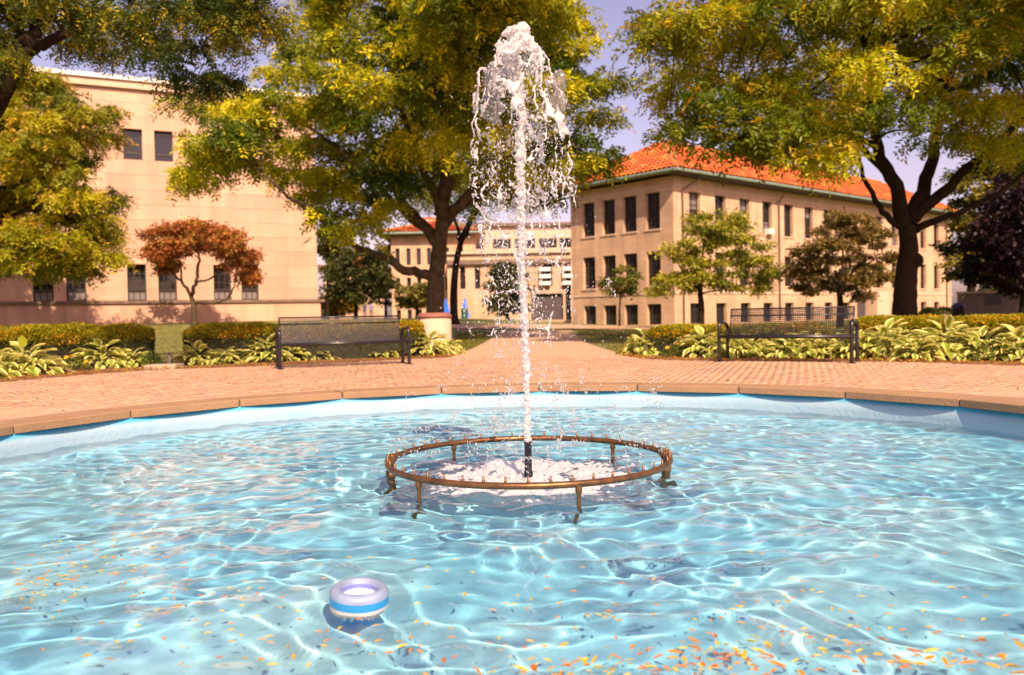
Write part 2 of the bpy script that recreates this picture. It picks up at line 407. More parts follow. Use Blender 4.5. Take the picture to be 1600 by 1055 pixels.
# joint sand below the bricks
def build_plaza():
    nA = 180; V = []; Fs = []
    for k in range(nA):
        a = 2 * math.pi * k / nA
        a_ = a if a < math.pi * 1.2 else a - 2 * math.pi
        V.append((*polar(R_OUT - 0.05, a), -0.014)); V.append((*polar(edge_radius(a_) + 0.02, a), -0.014))
    for k in range(nA):
        l = (k + 1) % nA; Fs.append((2 * k, 2 * k + 1, 2 * l + 1, 2 * l))
    plaza = structure(MB().add(V, Fs).build('plaza', M['sand']))
    # bricks in rings round the pool
    bl, bw, g = 0.205, 0.102, 0.0035
    rest_V = []; near = []; cols = []
    row = 0; r0 = R_OUT
    base = np.array([(-1, -1, 0), (1, -1, 0), (1, 1, 0), (-1, 1, 0), (-1, -1, 1), (1, -1, 1), (1, 1, 1), (-1, 1, 1)], float)
    while r0 < 11.6:
        n = int(2 * math.pi * (r0 + bl / 2) / bw)
        k = np.arange(n); a = 2 * math.pi * (k + 0.5 * (row % 2)) / n
        a_ = np.where(a < math.pi * 1.2, a, a - 2 * math.pi)
        tab = np.array([edge_radius(x) for x in np.linspace(-2.6, 3.8, 200)])
        er = np.interp(a_, np.linspace(-2.6, 3.8, 200), tab)
        ok = (r0 + bl * 0.6 < er) & (a_ > -0.35) & (a_ < 3.5)
        for ai in a[ok]:
            x, y = polar(r0 + bl / 2, ai)
            if abs(x) > 0.72 * y + 0.6: continue
            size = 1.0 / y
            near.append((size, x, y, ai, 2 * math.pi * (r0 + bl / 2) / n))
        row += 1; r0 += bl
    near.sort(key=lambda t: -t[0])
    bm = MB().add([(sx * (bl - g) / 2, sy * (bw - g) / 2, z) for (sx, sy, z) in
                   [(-1, -1, -.012), (1, -1, -.012), (1, 1, -.012), (-1, 1, -.012), (-.985, -.96, 0), (.985, -.96, 0), (.985, .96, 0), (-.985, .96, 0)]],
                  [(4, 5, 6, 7), (0, 1, 5, 4), (1, 2, 6, 5), (2, 3, 7, 6), (3, 0, 4, 7)]).mesh('brick', M['brick_obj'])
    for (s, x, y, a, bwid) in near[:300]:
        link('brick', bm, plaza, (x, y, -0.001 + random.uniform(-.002, .002)), (random.uniform(-.008, .008), random.uniform(-.008, .008), a))
    rest = near[300:]
    A = np.array(rest)
    N = len(A); ca, sa = np.cos(A[:, 3]), np.sin(A[:, 3])
    loc = np.array([(-1, -1, -.012), (1, -1, -.012), (1, 1, -.012), (-1, 1, -.012), (-.985, -.96, 0), (.985, -.96, 0), (.985, .96, 0), (-.985, .96, 0)])
    lx = loc[:, 0][None] * (bl - g) / 2; ly = loc[:, 1][None] * (A[:, 4:5] - g) / 2
    dz = rng.uniform(-.002, .002, (N, 1)) + rng.uniform(-.012, .012, (N, 1)) * lx + rng.uniform(-.02, .02, (N, 1)) * ly
    V = np.stack([A[:, 1:2] + lx * ca[:, None] - ly * sa[:, None], A[:, 2:3] + lx * sa[:, None] + ly * ca[:, None], loc[:, 2][None] - 0.001 + dz], -1).reshape(-1, 3)
    fq = np.array([(4, 5, 6, 7), (0, 1, 5, 4), (1, 2, 6, 5), (2, 3, 7, 6), (3, 0, 4, 7)])
    Fq = (np.arange(N)[:, None, None] * 8 + fq[None]).reshape(-1, 4)
    t = np.array([0.47, 0.285, 0.17])[None] * rng.uniform(0.86, 1.13, (N, 1)) * np.c_[np.ones(N), rng.uniform(.95, 1.05, N), rng.uniform(.9, 1.08, N)]
    o = link('brick_field', np_mesh('brick_field', V, [Fq], M['brick'], tint=np.repeat(t, 8, 0)), plaza); o['kind'] = 'stuff'
build_plaza()

def sheet(name, poly_px, mat, lift, parent=None, step=0.5):
    """ground patch between traced edges: left and right outline of equal length"""
    L, Rr = poly_px
    V = []; nx = 10
    for a, b in zip(L, Rr):
        pa, pb = on_ground(*a), on_ground(*b)
        for k in range(nx + 1):
            q = pa.lerp(pb, k / nx); V.append((q.x, q.y, float(gz(q.x, q.y)) + lift))
    Fs = [(i * (nx + 1) + k, i * (nx + 1) + k + 1, (i + 1) * (nx + 1) + k + 1, (i + 1) * (nx + 1) + k) for i in range(len(L) - 1) for k in range(nx)]
    return structure(MB().add(V, Fs).build(name, mat, parent, smooth=True))
# the walk that leads away behind the fountain, and the cross walk at its end
sheet('brick_walk', ([(700, 560), (722, 551), (742, 543), (760, 534), (772, 526), (780, 520), (784, 516.5)],
                     [(985, 560), (962, 551), (936, 543), (915, 535), (905, 528), (898, 521), (893, 516.5)]), M['path'], 0.0)
sheet('cross_walk', ([(560, 517.0), (560, 515.2), (560, 513.6)], [(1050, 515.5), (1050, 513.2), (1050, 511.0)]), M['path'], 0.012)

# planting beds: dark mulch between paving and hedges
def bed(name, A, depth):
    V = []; n = len(A)
    for p in A:
        d = Vector((p.x - PCX, p.y - PCY, 0)).normalized()
        V.append((p.x, p.y, -0.006)); q = p + d * depth; V.append((q.x, q.y, float(gz(q.x, q.y)) + 0.02))
    structure(MB().add(V, [(2 * i, 2 * i + 2, 2 * i + 3, 2 * i + 1) for i in range(n - 1)]).build(name, M['soil'], smooth=True))
bed('planting_bed', edge_l, 3.0)
bed('planting_bed', edge_r, 3.0)

# ------------------------------------------------------------------ pool
pool = thing('fountain_pool', 'round blue painted fountain pool rimmed with tan stone coping', 'pool', (PCX, PCY, 0))
fl = MB().lathe([(0.001, FLOOR_Z), (1.5, FLOOR_Z + .001), (3.0, FLOOR_Z + .002), (R_WALL - 0.05, FLOOR_Z + 0.004)], seg=96).build('pool_floor', M['pool_floor'], pool, True)
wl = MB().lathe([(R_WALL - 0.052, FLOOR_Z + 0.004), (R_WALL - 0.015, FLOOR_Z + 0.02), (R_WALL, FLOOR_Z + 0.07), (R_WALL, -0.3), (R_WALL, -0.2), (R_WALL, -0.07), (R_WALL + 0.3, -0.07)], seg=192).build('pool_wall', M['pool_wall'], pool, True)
for o in (fl, wl): o.cycles.is_caustics_receiver = True
A0 = math.radians(87.2)
def coping_stone():
    h = math.radians(7.5) - 0.0022; n = 8
    r_in = R_COPE
    inn = [Vector((r_in * math.cos(h), r_in * math.sin(s * h), 0)) for s in np.linspace(-1, 1, n)]     # straight inner edge
    inn = [Vector((r_in * math.cos(h) * (1 + 0.0 * abs(s)), r_in * math.sin(h) * s, 0)) for s in np.linspace(-1, 1, n)]
    out = [Vector(((r_in + COPE_W) * math.cos(s * h), (r_in + COPE_W) * math.sin(s * h), 0)) for s in np.linspace(-1, 1, n)]
    prof = [(0, -0.07), (0, -0.008), (0.012, 0.0), (0.988, 0.0), (1, -0.008), (1, -0.07)]
    V = []; m = len(prof)
    for a, b in zip(inn, out):
        for (t, z) in prof:
            q = a.lerp(b, t); V.append((q.x, q.y, z))
    Fs = [(i * m + k, i * m + k + 1, (i + 1) * m + k + 1, (i + 1) * m + k) for i in range(n - 1) for k in range(m - 1)]
    Fs += [(i * m, (i + 1) * m, (i + 1) * m + m - 1, i * m + m - 1) for i in range(n - 1)]
    Fs += [tuple(range(m)), tuple((n - 1) * m + k for k in range(m - 1, -1, -1))]
    return MB().add(V, Fs).mesh('coping_stone', M['coping'])
cs = coping_stone()
for k in range(24):
    link('coping_stone', cs, pool, (0, 0, random.uniform(-.002, .002)), (0, 0, A0 + math.radians(15 * k + 7.5)))
MB().lathe([(R_COPE + 0.012, -0.072), (R_COPE + 0.012, -0.012), (R_COPE + COPE_W - 0.01, -0.012)], seg=96).build('joint_mortar', M['mortar'], pool)

# water: a rippled surface, choppier round the fountain
def wave_height(X, Y):
    r_ = np.random.default_rng(11)
    Z = np.zeros_like(X)
    dx, dy = X - PCX, Y - PCY
    r = np.hypot(dx, dy) + 1e-6
    chop = 0.78 + 0.42 * np.exp(-(r / 1.5) ** 2)
    # two slow warps so that the crests bend
    wx = X + 0.10 * np.sin(1.9 * Y + 0.7) + 0.06 * np.sin(3.7 * X + 2.9 * Y)
    wy = Y + 0.10 * np.sin(2.3 * X + 1.1) + 0.06 * np.sin(3.1 * X - 4.1 * Y + 2)
    for lam, amp, n in ((0.95, 0.0034, 7), (0.55, 0.0030, 9), (0.31, 0.0031, 12), (0.19, 0.0019, 14), (0.11, 0.00072, 14)):
        for _ in range(n):
            th = r_.uniform(0, 2 * math.pi); k = 2 * math.pi / (lam * r_.uniform(0.75, 1.3)); ph = r_.uniform(0, 2 * math.pi)
            s = np.sin(k * (wx * math.cos(th) + wy * math.sin(th)) + ph)
            Z += amp * r_.uniform(.6, 1.2) / math.sqrt(n) * 1.5 * (s + 0.25 * (1 - 2 * np.abs(np.sin(0.5 * k * (wx * math.cos(th) + wy * math.sin(th)) + ph * .5))))
    for (ax, ay, lam, amp, dec) in ((0, 0, 0.28, 0.007, 1.5), (0.35, -0.2, 0.17, 0.004, 1.3), (-0.4, 0.3, 0.21, 0.004, 1.4)):
        q = np.hypot(dx - ax, dy - ay)
        Z += amp * np.sin(2 * math.pi * q / lam) * np.exp(-q / dec) * (0.6 + 0.4 * np.sin(3 * np.arctan2(dy - ay, dx - ax) + 1))
    return Z * chop
def build_water():
    st = 0.021; n = int(2 * (R_WALL + 0.03) / st) + 1
    g = np.linspace(-(R_WALL + 0.03), R_WALL + 0.03, n)
    X, Y = np.meshgrid(PCX + g, PCY + g, indexing='ij')
    Z = WATER_Z + wave_height(X, Y)
    ids = np.arange(n * n).reshape(n, n)
    q = np.stack([ids[:-1, :-1], ids[1:, :-1], ids[1:, 1:], ids[:-1, 1:]], -1).reshape(-1, 4)
    rad = np.hypot(X - PCX, Y - PCY).ravel()
    keep = (rad[q] < R_WALL + 0.02).all(1)
    used = np.unique(q[keep]); mp = np.full(n * n, -1); mp[used] = np.arange(len(used))
    V = np.stack([X.ravel(), Y.ravel(), Z.ravel()], -1)[used]
    o = structure(link('water', np_mesh('water', V, [mp[q[keep]]], M['water'], smooth=True)))
    o.cycles.is_caustics_caster = True
build_water()

# ------------------------------------------------------------------ buildings
class Facade:
    """vertical wall plane: origin at ground corner, running along d"""
    def __init__(s, o, ang):
        s.o = Vector(o); s.d = Vector((math.cos(ang), math.sin(ang), 0)); s.ang = ang
        s.n = Vector((s.d.y, -s.d.x, 0))                                  # outward (towards the pool)
    def t(s, u, v=480):
        d = ray(u, v); c = Vector((0, 0, EYE))
        k = (s.o - c).dot(s.n) / d.dot(s.n); return (c + d * k - s.o).dot(s.d)
    def z(s, u, v):
        d = ray(u, v); c = Vector((0, 0, EYE))
        k = (s.o - c).dot(s.n) / d.dot(s.n); return (c + d * k).z
    def p(s, t, z, out=0.0): return Vector((s.o.x, s.o.y, 0)) + s.d * t + s.n * out + Vector((0, 0, z))

def wall_mesh(mb, fc, t0, t1, z0, z1, holes, depth=0.25):
    ts = sorted({t0, t1, *[h[0] for h in holes], *[h[1] for h in holes]}); zs = sorted({z0, z1, *[h[2] for h in holes], *[h[3] for h in holes]})
    ts = [t for t in ts if t0 <= t <= t1]; zs = [z for z in zs if z0 <= z <= z1]
    for a, b in zip(ts[:-1], ts[1:]):
        for c, e in zip(zs[:-1], zs[1:]):
            m_, k_ = (a + b) / 2, (c + e) / 2
            if any(h[0] < m_ < h[1] and h[2] < k_ < h[3] for h in holes): continue
            mb.add([fc.p(a, c), fc.p(b, c), fc.p(b, e), fc.p(a, e)], [(0, 1, 2, 3)])
    for (a, b, c, e) in holes:                                            # reveals
        for (q, r) in (((a, c), (b, c)), ((b, c), (b, e)), ((b, e), (a, e)), ((a, e), (a, c))):
            mb.add([fc.p(*q), fc.p(*r), fc.p(*r, -depth), fc.p(*q, -depth)], [(0, 1, 2, 3)])
def set_uv(o, fc):
    me = o.data; uv = me.uv_layers.new(name='UVMap')
    for l in me.loops:
        co = me.vertices[l.vertex_index].co; rel = Vector((co.x - fc.o.x, co.y - fc.o.y, 0))
        uv.data[l.index].uv = (rel.dot(fc.d) + 0.37 * rel.dot(fc.n), co.z)

_win = {}
def window(parent, fc, a, b, c, e, depth=0.25, mull=(1, 3), sill=True, lower=0.0, blind=0.0):
    w_, h_ = round(b - a, 2), round(e - c, 2); key = (w_, h_, mull, sill, lower, blind)
    if key not in _win:
        f = MB(); fw = 0.07
        f.box((w_ / 2, .04, fw / 2), (w_, .08, fw)); f.box((w_ / 2, .04, h_ - fw / 2), (w_, .08, fw))
        f.box((fw / 2, .04, h_ / 2), (fw, .08, h_ - 2 * fw)); f.box((w_ - fw / 2, .04, h_ / 2), (fw, .08, h_ - 2 * fw))
        for i in range(mull[0]): f.box((w_ * (i + 1) / (mull[0] + 1), .045, h_ / 2), (.045, .05, h_ - 2 * fw))
        for i in range(mull[1]): f.box((w_ / 2, .05, h_ * (i + 1) / (mull[1] + 1)), (w_ - 2 * fw, .045, .045))
        if lower: f.box((w_ / 2, .035, h_ * lower), (w_ - 2 * fw, .06, .09))
        pn = MB().add([(fw, .07, fw), (w_ - fw, .07, fw), (w_ - fw, .07, h_ - fw), (fw, .07, h_ - fw)], [(0, 1, 2, 3)])
        sl = MB().box((w_ / 2, -.18 * 0 - depth + 0.08, -.06), (w_ + .24, .30, .11))
        bl = MB().add([(fw, .064, h_ * (1 - blind)), (w_ - fw, .064, h_ * (1 - blind)), (w_ - fw, .064, h_ - fw), (fw, .064, h_ - fw)], [(0, 1, 2, 3)]) if blind > 0 else \
             (MB().add([(fw, .064, fw), (w_ - fw, .064, fw), (w_ - fw, .064, h_ * -blind), (fw, .064, h_ * -blind)], [(0, 1, 2, 3)]) if blind < 0 else None)
        _win[key] = (f.mesh('window', M['frame']), pn.mesh('pane', M['pane']), sl.mesh('sill', M['stone_plain']), bl.mesh('blind', M['blind']) if bl else None)
    f, pn, sl, bl = _win[key]
    o = link('window', f, parent, fc.p(a, c, -depth) - parent.location, (0, 0, fc.ang))
    link('pane', pn, o)
    if sill: link('sill', sl, o)
    if bl: link('blind', bl, o)

# --- left: tall limestone hall of big blocks
fc = Facade(at(497, 480, 52), math.radians(26.0)); fc.o.z = 0
gl = 0.55
hall = thing('stone_hall', 'tall peach limestone hall of large blocks with paired dark windows', 'building', (fc.o.x, fc.o.y, 0))
ztop = fc.z(300, 137)
zl = fc.z(249, 473)
wins = []
for (u0, u1) in ((51, 86), (103, 137), (200, 230), (249, 277), (335, 362), (378, 405)):
    t0, t1 = fc.t(u0), fc.t(u1); wins.append((t0, t1))
t_left = fc.t(0) - 22
wd = np.mean([b - a for a, b in wins[2:]])
zlo0, zlo1 = zl + 0.12, fc.z(215, 413); zup0, zup1 = fc.z(215, 250), fc.z(215, 202)
holes = []
for (a, b) in wins + [(wins[0][0] - 7.6, wins[0][0] - 7.6 + wd), (wins[0][0] - 5.6, wins[0][0] - 5.6 + wd)]:
    m_ = (a + b) / 2; a, b = m_ - wd / 2, m_ + wd / 2
    holes += [(a, b, zlo0, zlo1), (a, b, zup0, zup1)]
mb = MB(); wall_mesh(mb, fc, t_left, 0, gl - 0.6, ztop, holes, 0.32)
mb.add([fc.p(0, gl - .6), fc.p(0, gl - .6, -18), fc.p(0, ztop, -18), fc.p(0, ztop)], [(0, 1, 2, 3)])
mb.add([fc.p(t_left, ztop), fc.p(0, ztop), fc.p(0, ztop, -18), fc.p(t_left, ztop, -18)], [(0, 1, 2, 3)])
for i in range(len(mb.v)): mb.v[i] = tuple(Vector(mb.v[i]) - hall.location)
mb.build('wall', M['stone_joint'], hall)
# facing blocks, course by course, fitted round the windows
def blocks(fc, t0, t1, z0, z1, holes, hh, ww, parent, limit):
    zb = sorted({z0, z1, *[h[2] for h in holes], *[h[3] for h in holes]}); zs = []
    for a, b in zip(zb[:-1], zb[1:]):
        n = max(1, round((b - a) / hh)); zs += [a + (b - a) * i / n for i in range(n)]
    zs.append(z1); out = []
    for i, (a, b) in enumerate(zip(zs[:-1], zs[1:])):
        cuts = [(h[0], h[1]) for h in holes if h[2] < (a + b) / 2 < h[3]]
        segs = []; cur = t0
        for (p, q) in sorted(cuts):
            if p > cur: segs.append((cur, p))
            cur = max(cur, q)
        if cur < t1: segs.append((cur, t1))
        for (p, q) in segs:
            n = max(1, round((q - p) / ww)); off = (i % 2) * 0.5 if n > 2 else 0
            e = [p] + [p + (q - p) * (k + off) / n for k in range(0 if off else 1, n)] + [q]
            for x, y in zip(e[:-1], e[1:]): out.append((x, y, a, b))
    cache = {}
    out.sort(key=lambda o: o[0] < fc.t(-15))
    far = MB()
    for k, (x, y, a, b) in enumerate(out):
        g = 0.007; w_, h_ = round(y - x - 2 * g, 2), round(b - a - 2 * g, 2)
        if k >= limit:
            q = fc.p((x + y) / 2, (a + b) / 2, 0.006) - parent.location
            far.box(q, (w_, 0.02, h_), Matrix.Rotation(fc.ang, 3, 'Z')); continue
        if (w_, h_) not in cache: cache[(w_, h_)] = MB().box((0, 0, 0), (w_, 0.02, h_)).mesh('stone_block', M['stone'])
        link('stone_block', cache[(w_, h_)], parent, fc.p((x + y) / 2, (a + b) / 2, 0.006 + random.uniform(-.002, .003)) - parent.location, (0, 0, fc.ang))
    if far.n:
        o = far.build('stone_facing', M['stone'], parent); o['kind'] = 'stuff'
blocks(fc, t_left, -0.01, zl + 0.16, ztop - 0.45, holes, 0.80, 1.75, hall, 300)
for k, (a, b, c, e) in enumerate(holes):
    lowrow = c < 3
    window(hall, fc, a, b, c, e, 0.30, (0, 0) if not lowrow else (2, 3), False, 0.24 if not lowrow else 0.3, 0.0 if not lowrow else -0.28)
q = MB()
L = -t_left
ax = Matrix.Rotation(fc.ang, 3, 'Z')
MB().box(fc.p(t_left / 2 + .1, zl + 0.03, 0.10) - hall.location, (L + .5, 0.50, 0.16), ax).build('ledge', M['ledge'], hall)
for k in range(14):
    w_ = L / 14
    MB().box(fc.p(t_left + w_ * (k + .5) + .1, (zl - .06 + gl - .5) / 2, 0.03) - hall.location, (w_ - .012, 0.42, zl - .06 - gl + .5), ax).build('plinth_stone', M['stone'], hall)
MB().box(fc.p(t_left / 2, ztop - 0.22, 0.03) - hall.location, (L + .1, 0.4, 0.42), ax).build('frieze', M['stone_plain'], hall)
MB().box(fc.p(t_left / 2, ztop + 0.10, 0.02) - hall.location, (L + .3, 0.7, 0.22), ax).build('coping', M['white_panel'], hall)

# --- right: three-storey tan building with hipped tile roof
cy_ = 58.0
cor = at(1054, 480, cy_)
fr = Facade((cor.x, cor.y, 0), math.radians(40.6))                      # long front, running off to the right
fl_ = Facade((cor.x, cor.y, 0), math.radians(-49.4))                    # gable end, running off to the left (t negative)
blk = thing('tan_office_building', 'three storey tan stone building with hipped orange tile roof and green gutter', 'building', (cor.x, cor.y, 0))
tR = fr.t(1487); tL = fl_.t(894)
zE = fl_.z(1052, 274)                                                   # top of wall
rows = [(fl_.z(1022, 507.6), fl_.z(1022, 475)), (fl_.z(1022, 446), fl_.z(1022, 393)), (fl_.z(1022, 358), fl_.z(1022, 300.6))]
def tcen(fc, us): return [fc.t(u) for u in us]
cR0, cR1 = fr.t(1087.5), fr.t(1464)
nb = 14
ww_ = 1.14 * abs(fr.t(1095) - fr.t(1079.6))
holR = [(c - ww_ / 2, c + ww_ / 2, z0, z1) for c in np.linspace(cR0, cR1, nb) for (z0, z1) in rows]
cL = tcen(fl_, (1022, 986, 953, 921.5))
holL = [(c - ww_ / 2, c + ww_ / 2, z0, z1) for c in cL for (z0, z1) in rows]
g0 = -0.3
wallm = {}
for nm, f_, a, b, hs in (('front_wall', fr, 0, tR, holR), ('end_wall', fl_, tL, 0, holL)):
    mb = MB(); wall_mesh(mb, f_, a, b, g0, zE, hs, 0.28)
    for i in range(len(mb.v)): mb.v[i] = tuple(Vector(mb.v[i]) - blk.location)
    o = mb.build(nm, M['ashlar'], blk)
    f2 = Facade((0, 0, 0), f_.ang); set_uv(o, f2)
# far walls close the block
depthL = -tL
far1 = fr.p(tR, 0); bk = fl_.d * tL
mb = MB()
for (a, b) in ((far1, far1 + bk), (far1 + bk, Vector((cor.x, cor.y, 0)) + bk)):
    a = a - blk.location; b = b - blk.location
    mb.add([a + Vector((0, 0, g0)), b + Vector((0, 0, g0)), b + Vector((0, 0, zE)), a + Vector((0, 0, zE))], [(0, 1, 2, 3)])
mb.build('rear_wall', M['stone_plain'], blk)
kk = 0
for f_, hs in ((fr, holR), (fl_, holL)):
    for i, (a, b, c, e) in enumerate(hs):
        kk += 1
        top = (i % 3) == 2
        bl_ = (0.0, 0.45, 0.0, 0.5, -0.4, 0.0, 0.35)[(kk * 5) % 7] if f_ is fr and i % 3 == 2 else 0.0
        window(blk, f_, a, b, c, e, 0.26, (1, 2) if i % 3 else (1, 0), i % 3 > 0, 0.0, bl_)
# string course and base band
for f_, a, b in ((fr, 0, tR), (fl_, tL, 0)):
    axr = Matrix.Rotation(f_.ang, 3, 'Z')
    for (zz, hh, oo) in ((rows[0][1] + 0.75, 0.16, 0.05), (rows[2][1] + 0.35, 0.14, 0.04)):
        MB().box(f_.p((a + b) / 2, zz, 0.0) - blk.location, (b - a + 2 * oo, 2 * oo, hh), axr).build('string_course', M['stone_plain'], blk)
# downpipes
for u in (1067, 1217, 1478):
    t = fr.t(u)
    MB().tube([fr.p(t + (1.2 if u < 1100 else 0), zE - 0.1, 0.7) - blk.location, fr.p(t, zE - 0.9, 0.12) - blk.location, fr.p(t, 0.2, 0.12) - blk.location], 0.06, 6).build('downpipe', M['pipe_brown'], blk)
# window air conditioner, entrance steps
tac = min(np.linspace(cR0, cR1, nb), key=lambda c: abs(c - fr.t(1203))); MB().box(fr.p(tac, rows[2][0] + .25, 0.15) - blk.location, (0.62, 0.5, 0.42), Matrix.Rotation(fr.ang, 3, 'Z')).build('air_conditioner', M['white_panel'], blk)
te = fr.t(1362)
MB().box(fr.p(te, 1.2, 0.55) - blk.location, (2.4, 1.1, 2.6), Matrix.Rotation(fr.ang, 3, 'Z')).build('entrance_porch', M['stone_plain'], blk)
MB().box(fr.p(te - 2.0, 1.15, 0.03) - blk.location, (1.3, 0.1, 2.3), Matrix.Rotation(fr.ang, 3, 'Z')).build('door', M['dark'], blk)

def hip_roof(parent, c0, ex, ey, Lx, Ly, ze, rise, over, tone=(0.56, 0.10, 0.015), pitch=0.40, course=0.60):
    """hipped roof over the rectangle c0 + [0,Lx]*ex + [0,Ly]*ey with rows of barrel tiles on the planes that are seen"""
    def P(x, y, z): return c0 + ex * x + ey * y + Vector((0, 0, z)) - parent.location
    o = over; h = (Ly + 2 * o) / 2
    A, B, Cc, D = (-o, -o), (Lx + o, -o), (Lx + o, Ly + o), (-o, Ly + o)
    r1, r2 = (-o + h, Ly / 2), (Lx + o - h, Ly / 2)
    zr = ze + rise
    deck = MB()
    deck.add([P(*A, ze), P(*B, ze), P(*r2, zr), P(*r1, zr)], [(0, 1, 2, 3)])
    deck.add([P(*B, ze), P(*Cc, ze), P(*r2, zr)], [(0, 1, 2)]); deck.add([P(*Cc, ze), P(*D, ze), P(*r1, zr), P(*r2, zr)], [(0, 1, 2, 3)])
    deck.add([P(*D, ze), P(*A, ze), P(*r1, zr)], [(0, 1, 2)])
    deck.add([P(*A, ze - .02), P(*D, ze - .02), P(*Cc, ze - .02), P(*B, ze - .02)], [(0, 1, 2, 3)])
    roof = deck.build('roof', M['stone_joint'], parent)
    V = []; T = []; nf = 0; Q = []
    def plane(E0, E1, apex_fn, nrm_out):
        nonlocal nf
        E0, E1 = Vector(E0), Vector(E1); d = (E1 - E0); L = d.length; d.normalize()
        slope_len = math.hypot(h, rise); up_ = (nrm_out * -h + Vector((0, 0, rise))).normalized(); nr = d.cross(up_)
        if nr.z < 0: nr = -nr
        nrow = int(slope_len / course)
        for r in range(nrow):
            s0, s1 = r * course, (r + 1) * course + 0.04
            f0 = (r * course) / slope_len
            lo, hi = apex_fn(f0 + 0.5 / nrow, L)
            x = lo
            while x < hi:
                tn = np.array(tone) * random.uniform(.6, 1.25); tn[1] *= random.uniform(.85, 1.3)
                if random.random() < .10: tn = np.array((0.66, 0.25, 0.06)) * random.uniform(.9, 1.15)
                if random.random() < .05: tn = np.array((0.33, 0.09, 0.03))
                for j in range(5):
                    a = math.pi * j / 4; off = -math.cos(a) * pitch / 2; hgt = math.sin(a) * 0.14 + .012
                    p = E0 + d * (x + pitch / 2 + off)
                    V.append(p + up_ * s0 + nr * (hgt + 0.07)); V.append(p + up_ * s1 + nr * hgt)
                    T.append(tn); T.append(tn)
                for j in range(4): Q.append((nf + 2 * j, nf + 2 * j + 2, nf + 2 * j + 3, nf + 2 * j + 1))
                nf += 10; x += pitch
    trap = lambda f, L: (f * h, L - f * h)
    plane(P(*A, ze), P(*B, ze), trap, -ey)
    plane(P(*D, ze), P(*A, ze), trap, -ex)
    me = np_mesh('roof_tiles', np.array([tuple(v) for v in V]), [np.array(Q)], M['roof'], tint=np.array(T), smooth=True)
    ob = link('roof_tiles', me, parent); ob['kind'] = 'stuff'
    # hip ridge tiles and gutters
    MB().tube([P(*A, ze + .1), P(*r1, zr + .1), P(*r2, zr + .1)], 0.16, 6, col=(0.5, 0.13, 0.03)).build('ridge_tiles', M['roof'], parent)
    g = MB()
    for (a, b) in ((A, B), (D, A)): g.tube([P(*a, ze - .06), P(*b, ze - .06)], 0.13, 8)
    g.build('gutter', M['gutter'], parent)
    s = MB()
    s.add([P(-o + .1, -o + .1, ze - .22), P(Lx + o, -o + .1, ze - .22), P(Lx + o, 0.05, ze - .22), P(-o + .1, .05, ze - .22)], [(0, 1, 2, 3)])
    s.build('soffit', M['dark'], parent)
_h = (-tL + 2.2) / 2; _r1 = Vector((cor.x, cor.y, 0)) + fr.d * (_h - 1.1) - fl_.d * (-tL / 2)
ridge_z = at(1051, 222, _r1.y).z
hip_roof(blk, Vector((cor.x, cor.y, 0)), fr.d, fl_.d * -1, tR, -tL, zE + 0.25, ridge_z - zE - .25, 1.1)

# --- middle: lower buildings across the lawn
fm = Facade(at(613, 480, 84), math.radians(2.0)); fm.o.z = 0
mid = thing('tan_hip_roof_house', 'smaller tan stone block with hipped orange roof behind the twin tree trunks', 'building', (fm.o.x, fm.o.y, 0))
zt = fm.z(640, 368); Lm = fm.t(745)
hs = []
for u in (623, 640, 656, 672, 700, 722):
    a = fm.t(u - 3.2); b = fm.t(u + 3.2)
    for (v1, v0) in ((388, 414), (434, 454), (484, 499)):
        hs.append((a, b, fm.z(640, v0), fm.z(640, v1)))
mb = MB(); wall_mesh(mb, fm, 0, Lm, 0, zt, hs, 0.3)
mb.add([fm.p(0, 0), fm.p(0, 0, -12), fm.p(0, zt, -12), fm.p(0, zt)], [(0, 1, 2, 3)]); mb.add([fm.p(Lm, 0), fm.p(Lm, 0, -12), fm.p(Lm, zt, -12), fm.p(Lm, zt)], [(0, 1, 2, 3)])
for i in range(len(mb.v)): mb.v[i] = tuple(Vector(mb.v[i]) - mid.location)
o = mb.build('wall', M['ashlar'], mid); set_uv(o, Facade((0, 0, 0), fm.ang))
for (a, b, c, e) in hs: window(mid, fm, a, b, c, e, 0.28, (1, 1), False)
hip_roof(mid, Vector((fm.o.x, fm.o.y, 0)), fm.d, fm.n * -1, Lm, 12.0, zt + .2, fm.z(690, 335) - zt, 1.0)

fw_ = Facade(at(700, 480, 80), math.radians(2.0)); fw_.o.z = 0
wing = thing('low_tan_wing', 'low flat roofed tan wing with dark cornice and white louvred windows', 'building', (fw_.o.x, fw_.o.y, 0))
zt = fw_.z(800, 396); Lm = fw_.t(893)
hs = []
for u in (724, 747, 776, 812): hs.append((fw_.t(u - 4.2), fw_.t(u + 4.2), fw_.z(760, 451), fw_.z(760, 416)))
hs2 = [(fw_.t(848), fw_.t(864), fw_.z(850, 447), fw_.z(850, 412)), (fw_.t(884), fw_.t(892.5), fw_.z(890, 500), fw_.z(890, 412))]
hs3 = [(fw_.t(830), fw_.t(880), fw_.z(850, 500), fw_.z(850, 459))]
mb = MB(); wall_mesh(mb, fw_, 0, Lm, 0, zt, hs + hs2 + hs3, 0.35)
mb.add([fw_.p(0, zt), fw_.p(Lm, zt), fw_.p(Lm, zt, -14), fw_.p(0, zt, -14)], [(0, 1, 2, 3)])
for i in range(len(mb.v)): mb.v[i] = tuple(Vector(mb.v[i]) - wing.location)
o = mb.build('wall', M['ashlar'], wing); set_uv(o, Facade((0, 0, 0), fw_.ang))
for (a, b, c, e) in hs + hs2: window(wing, fw_, a, b, c, e, 0.33, (1, 2), False)
(a, b, c, e) = hs3[0]
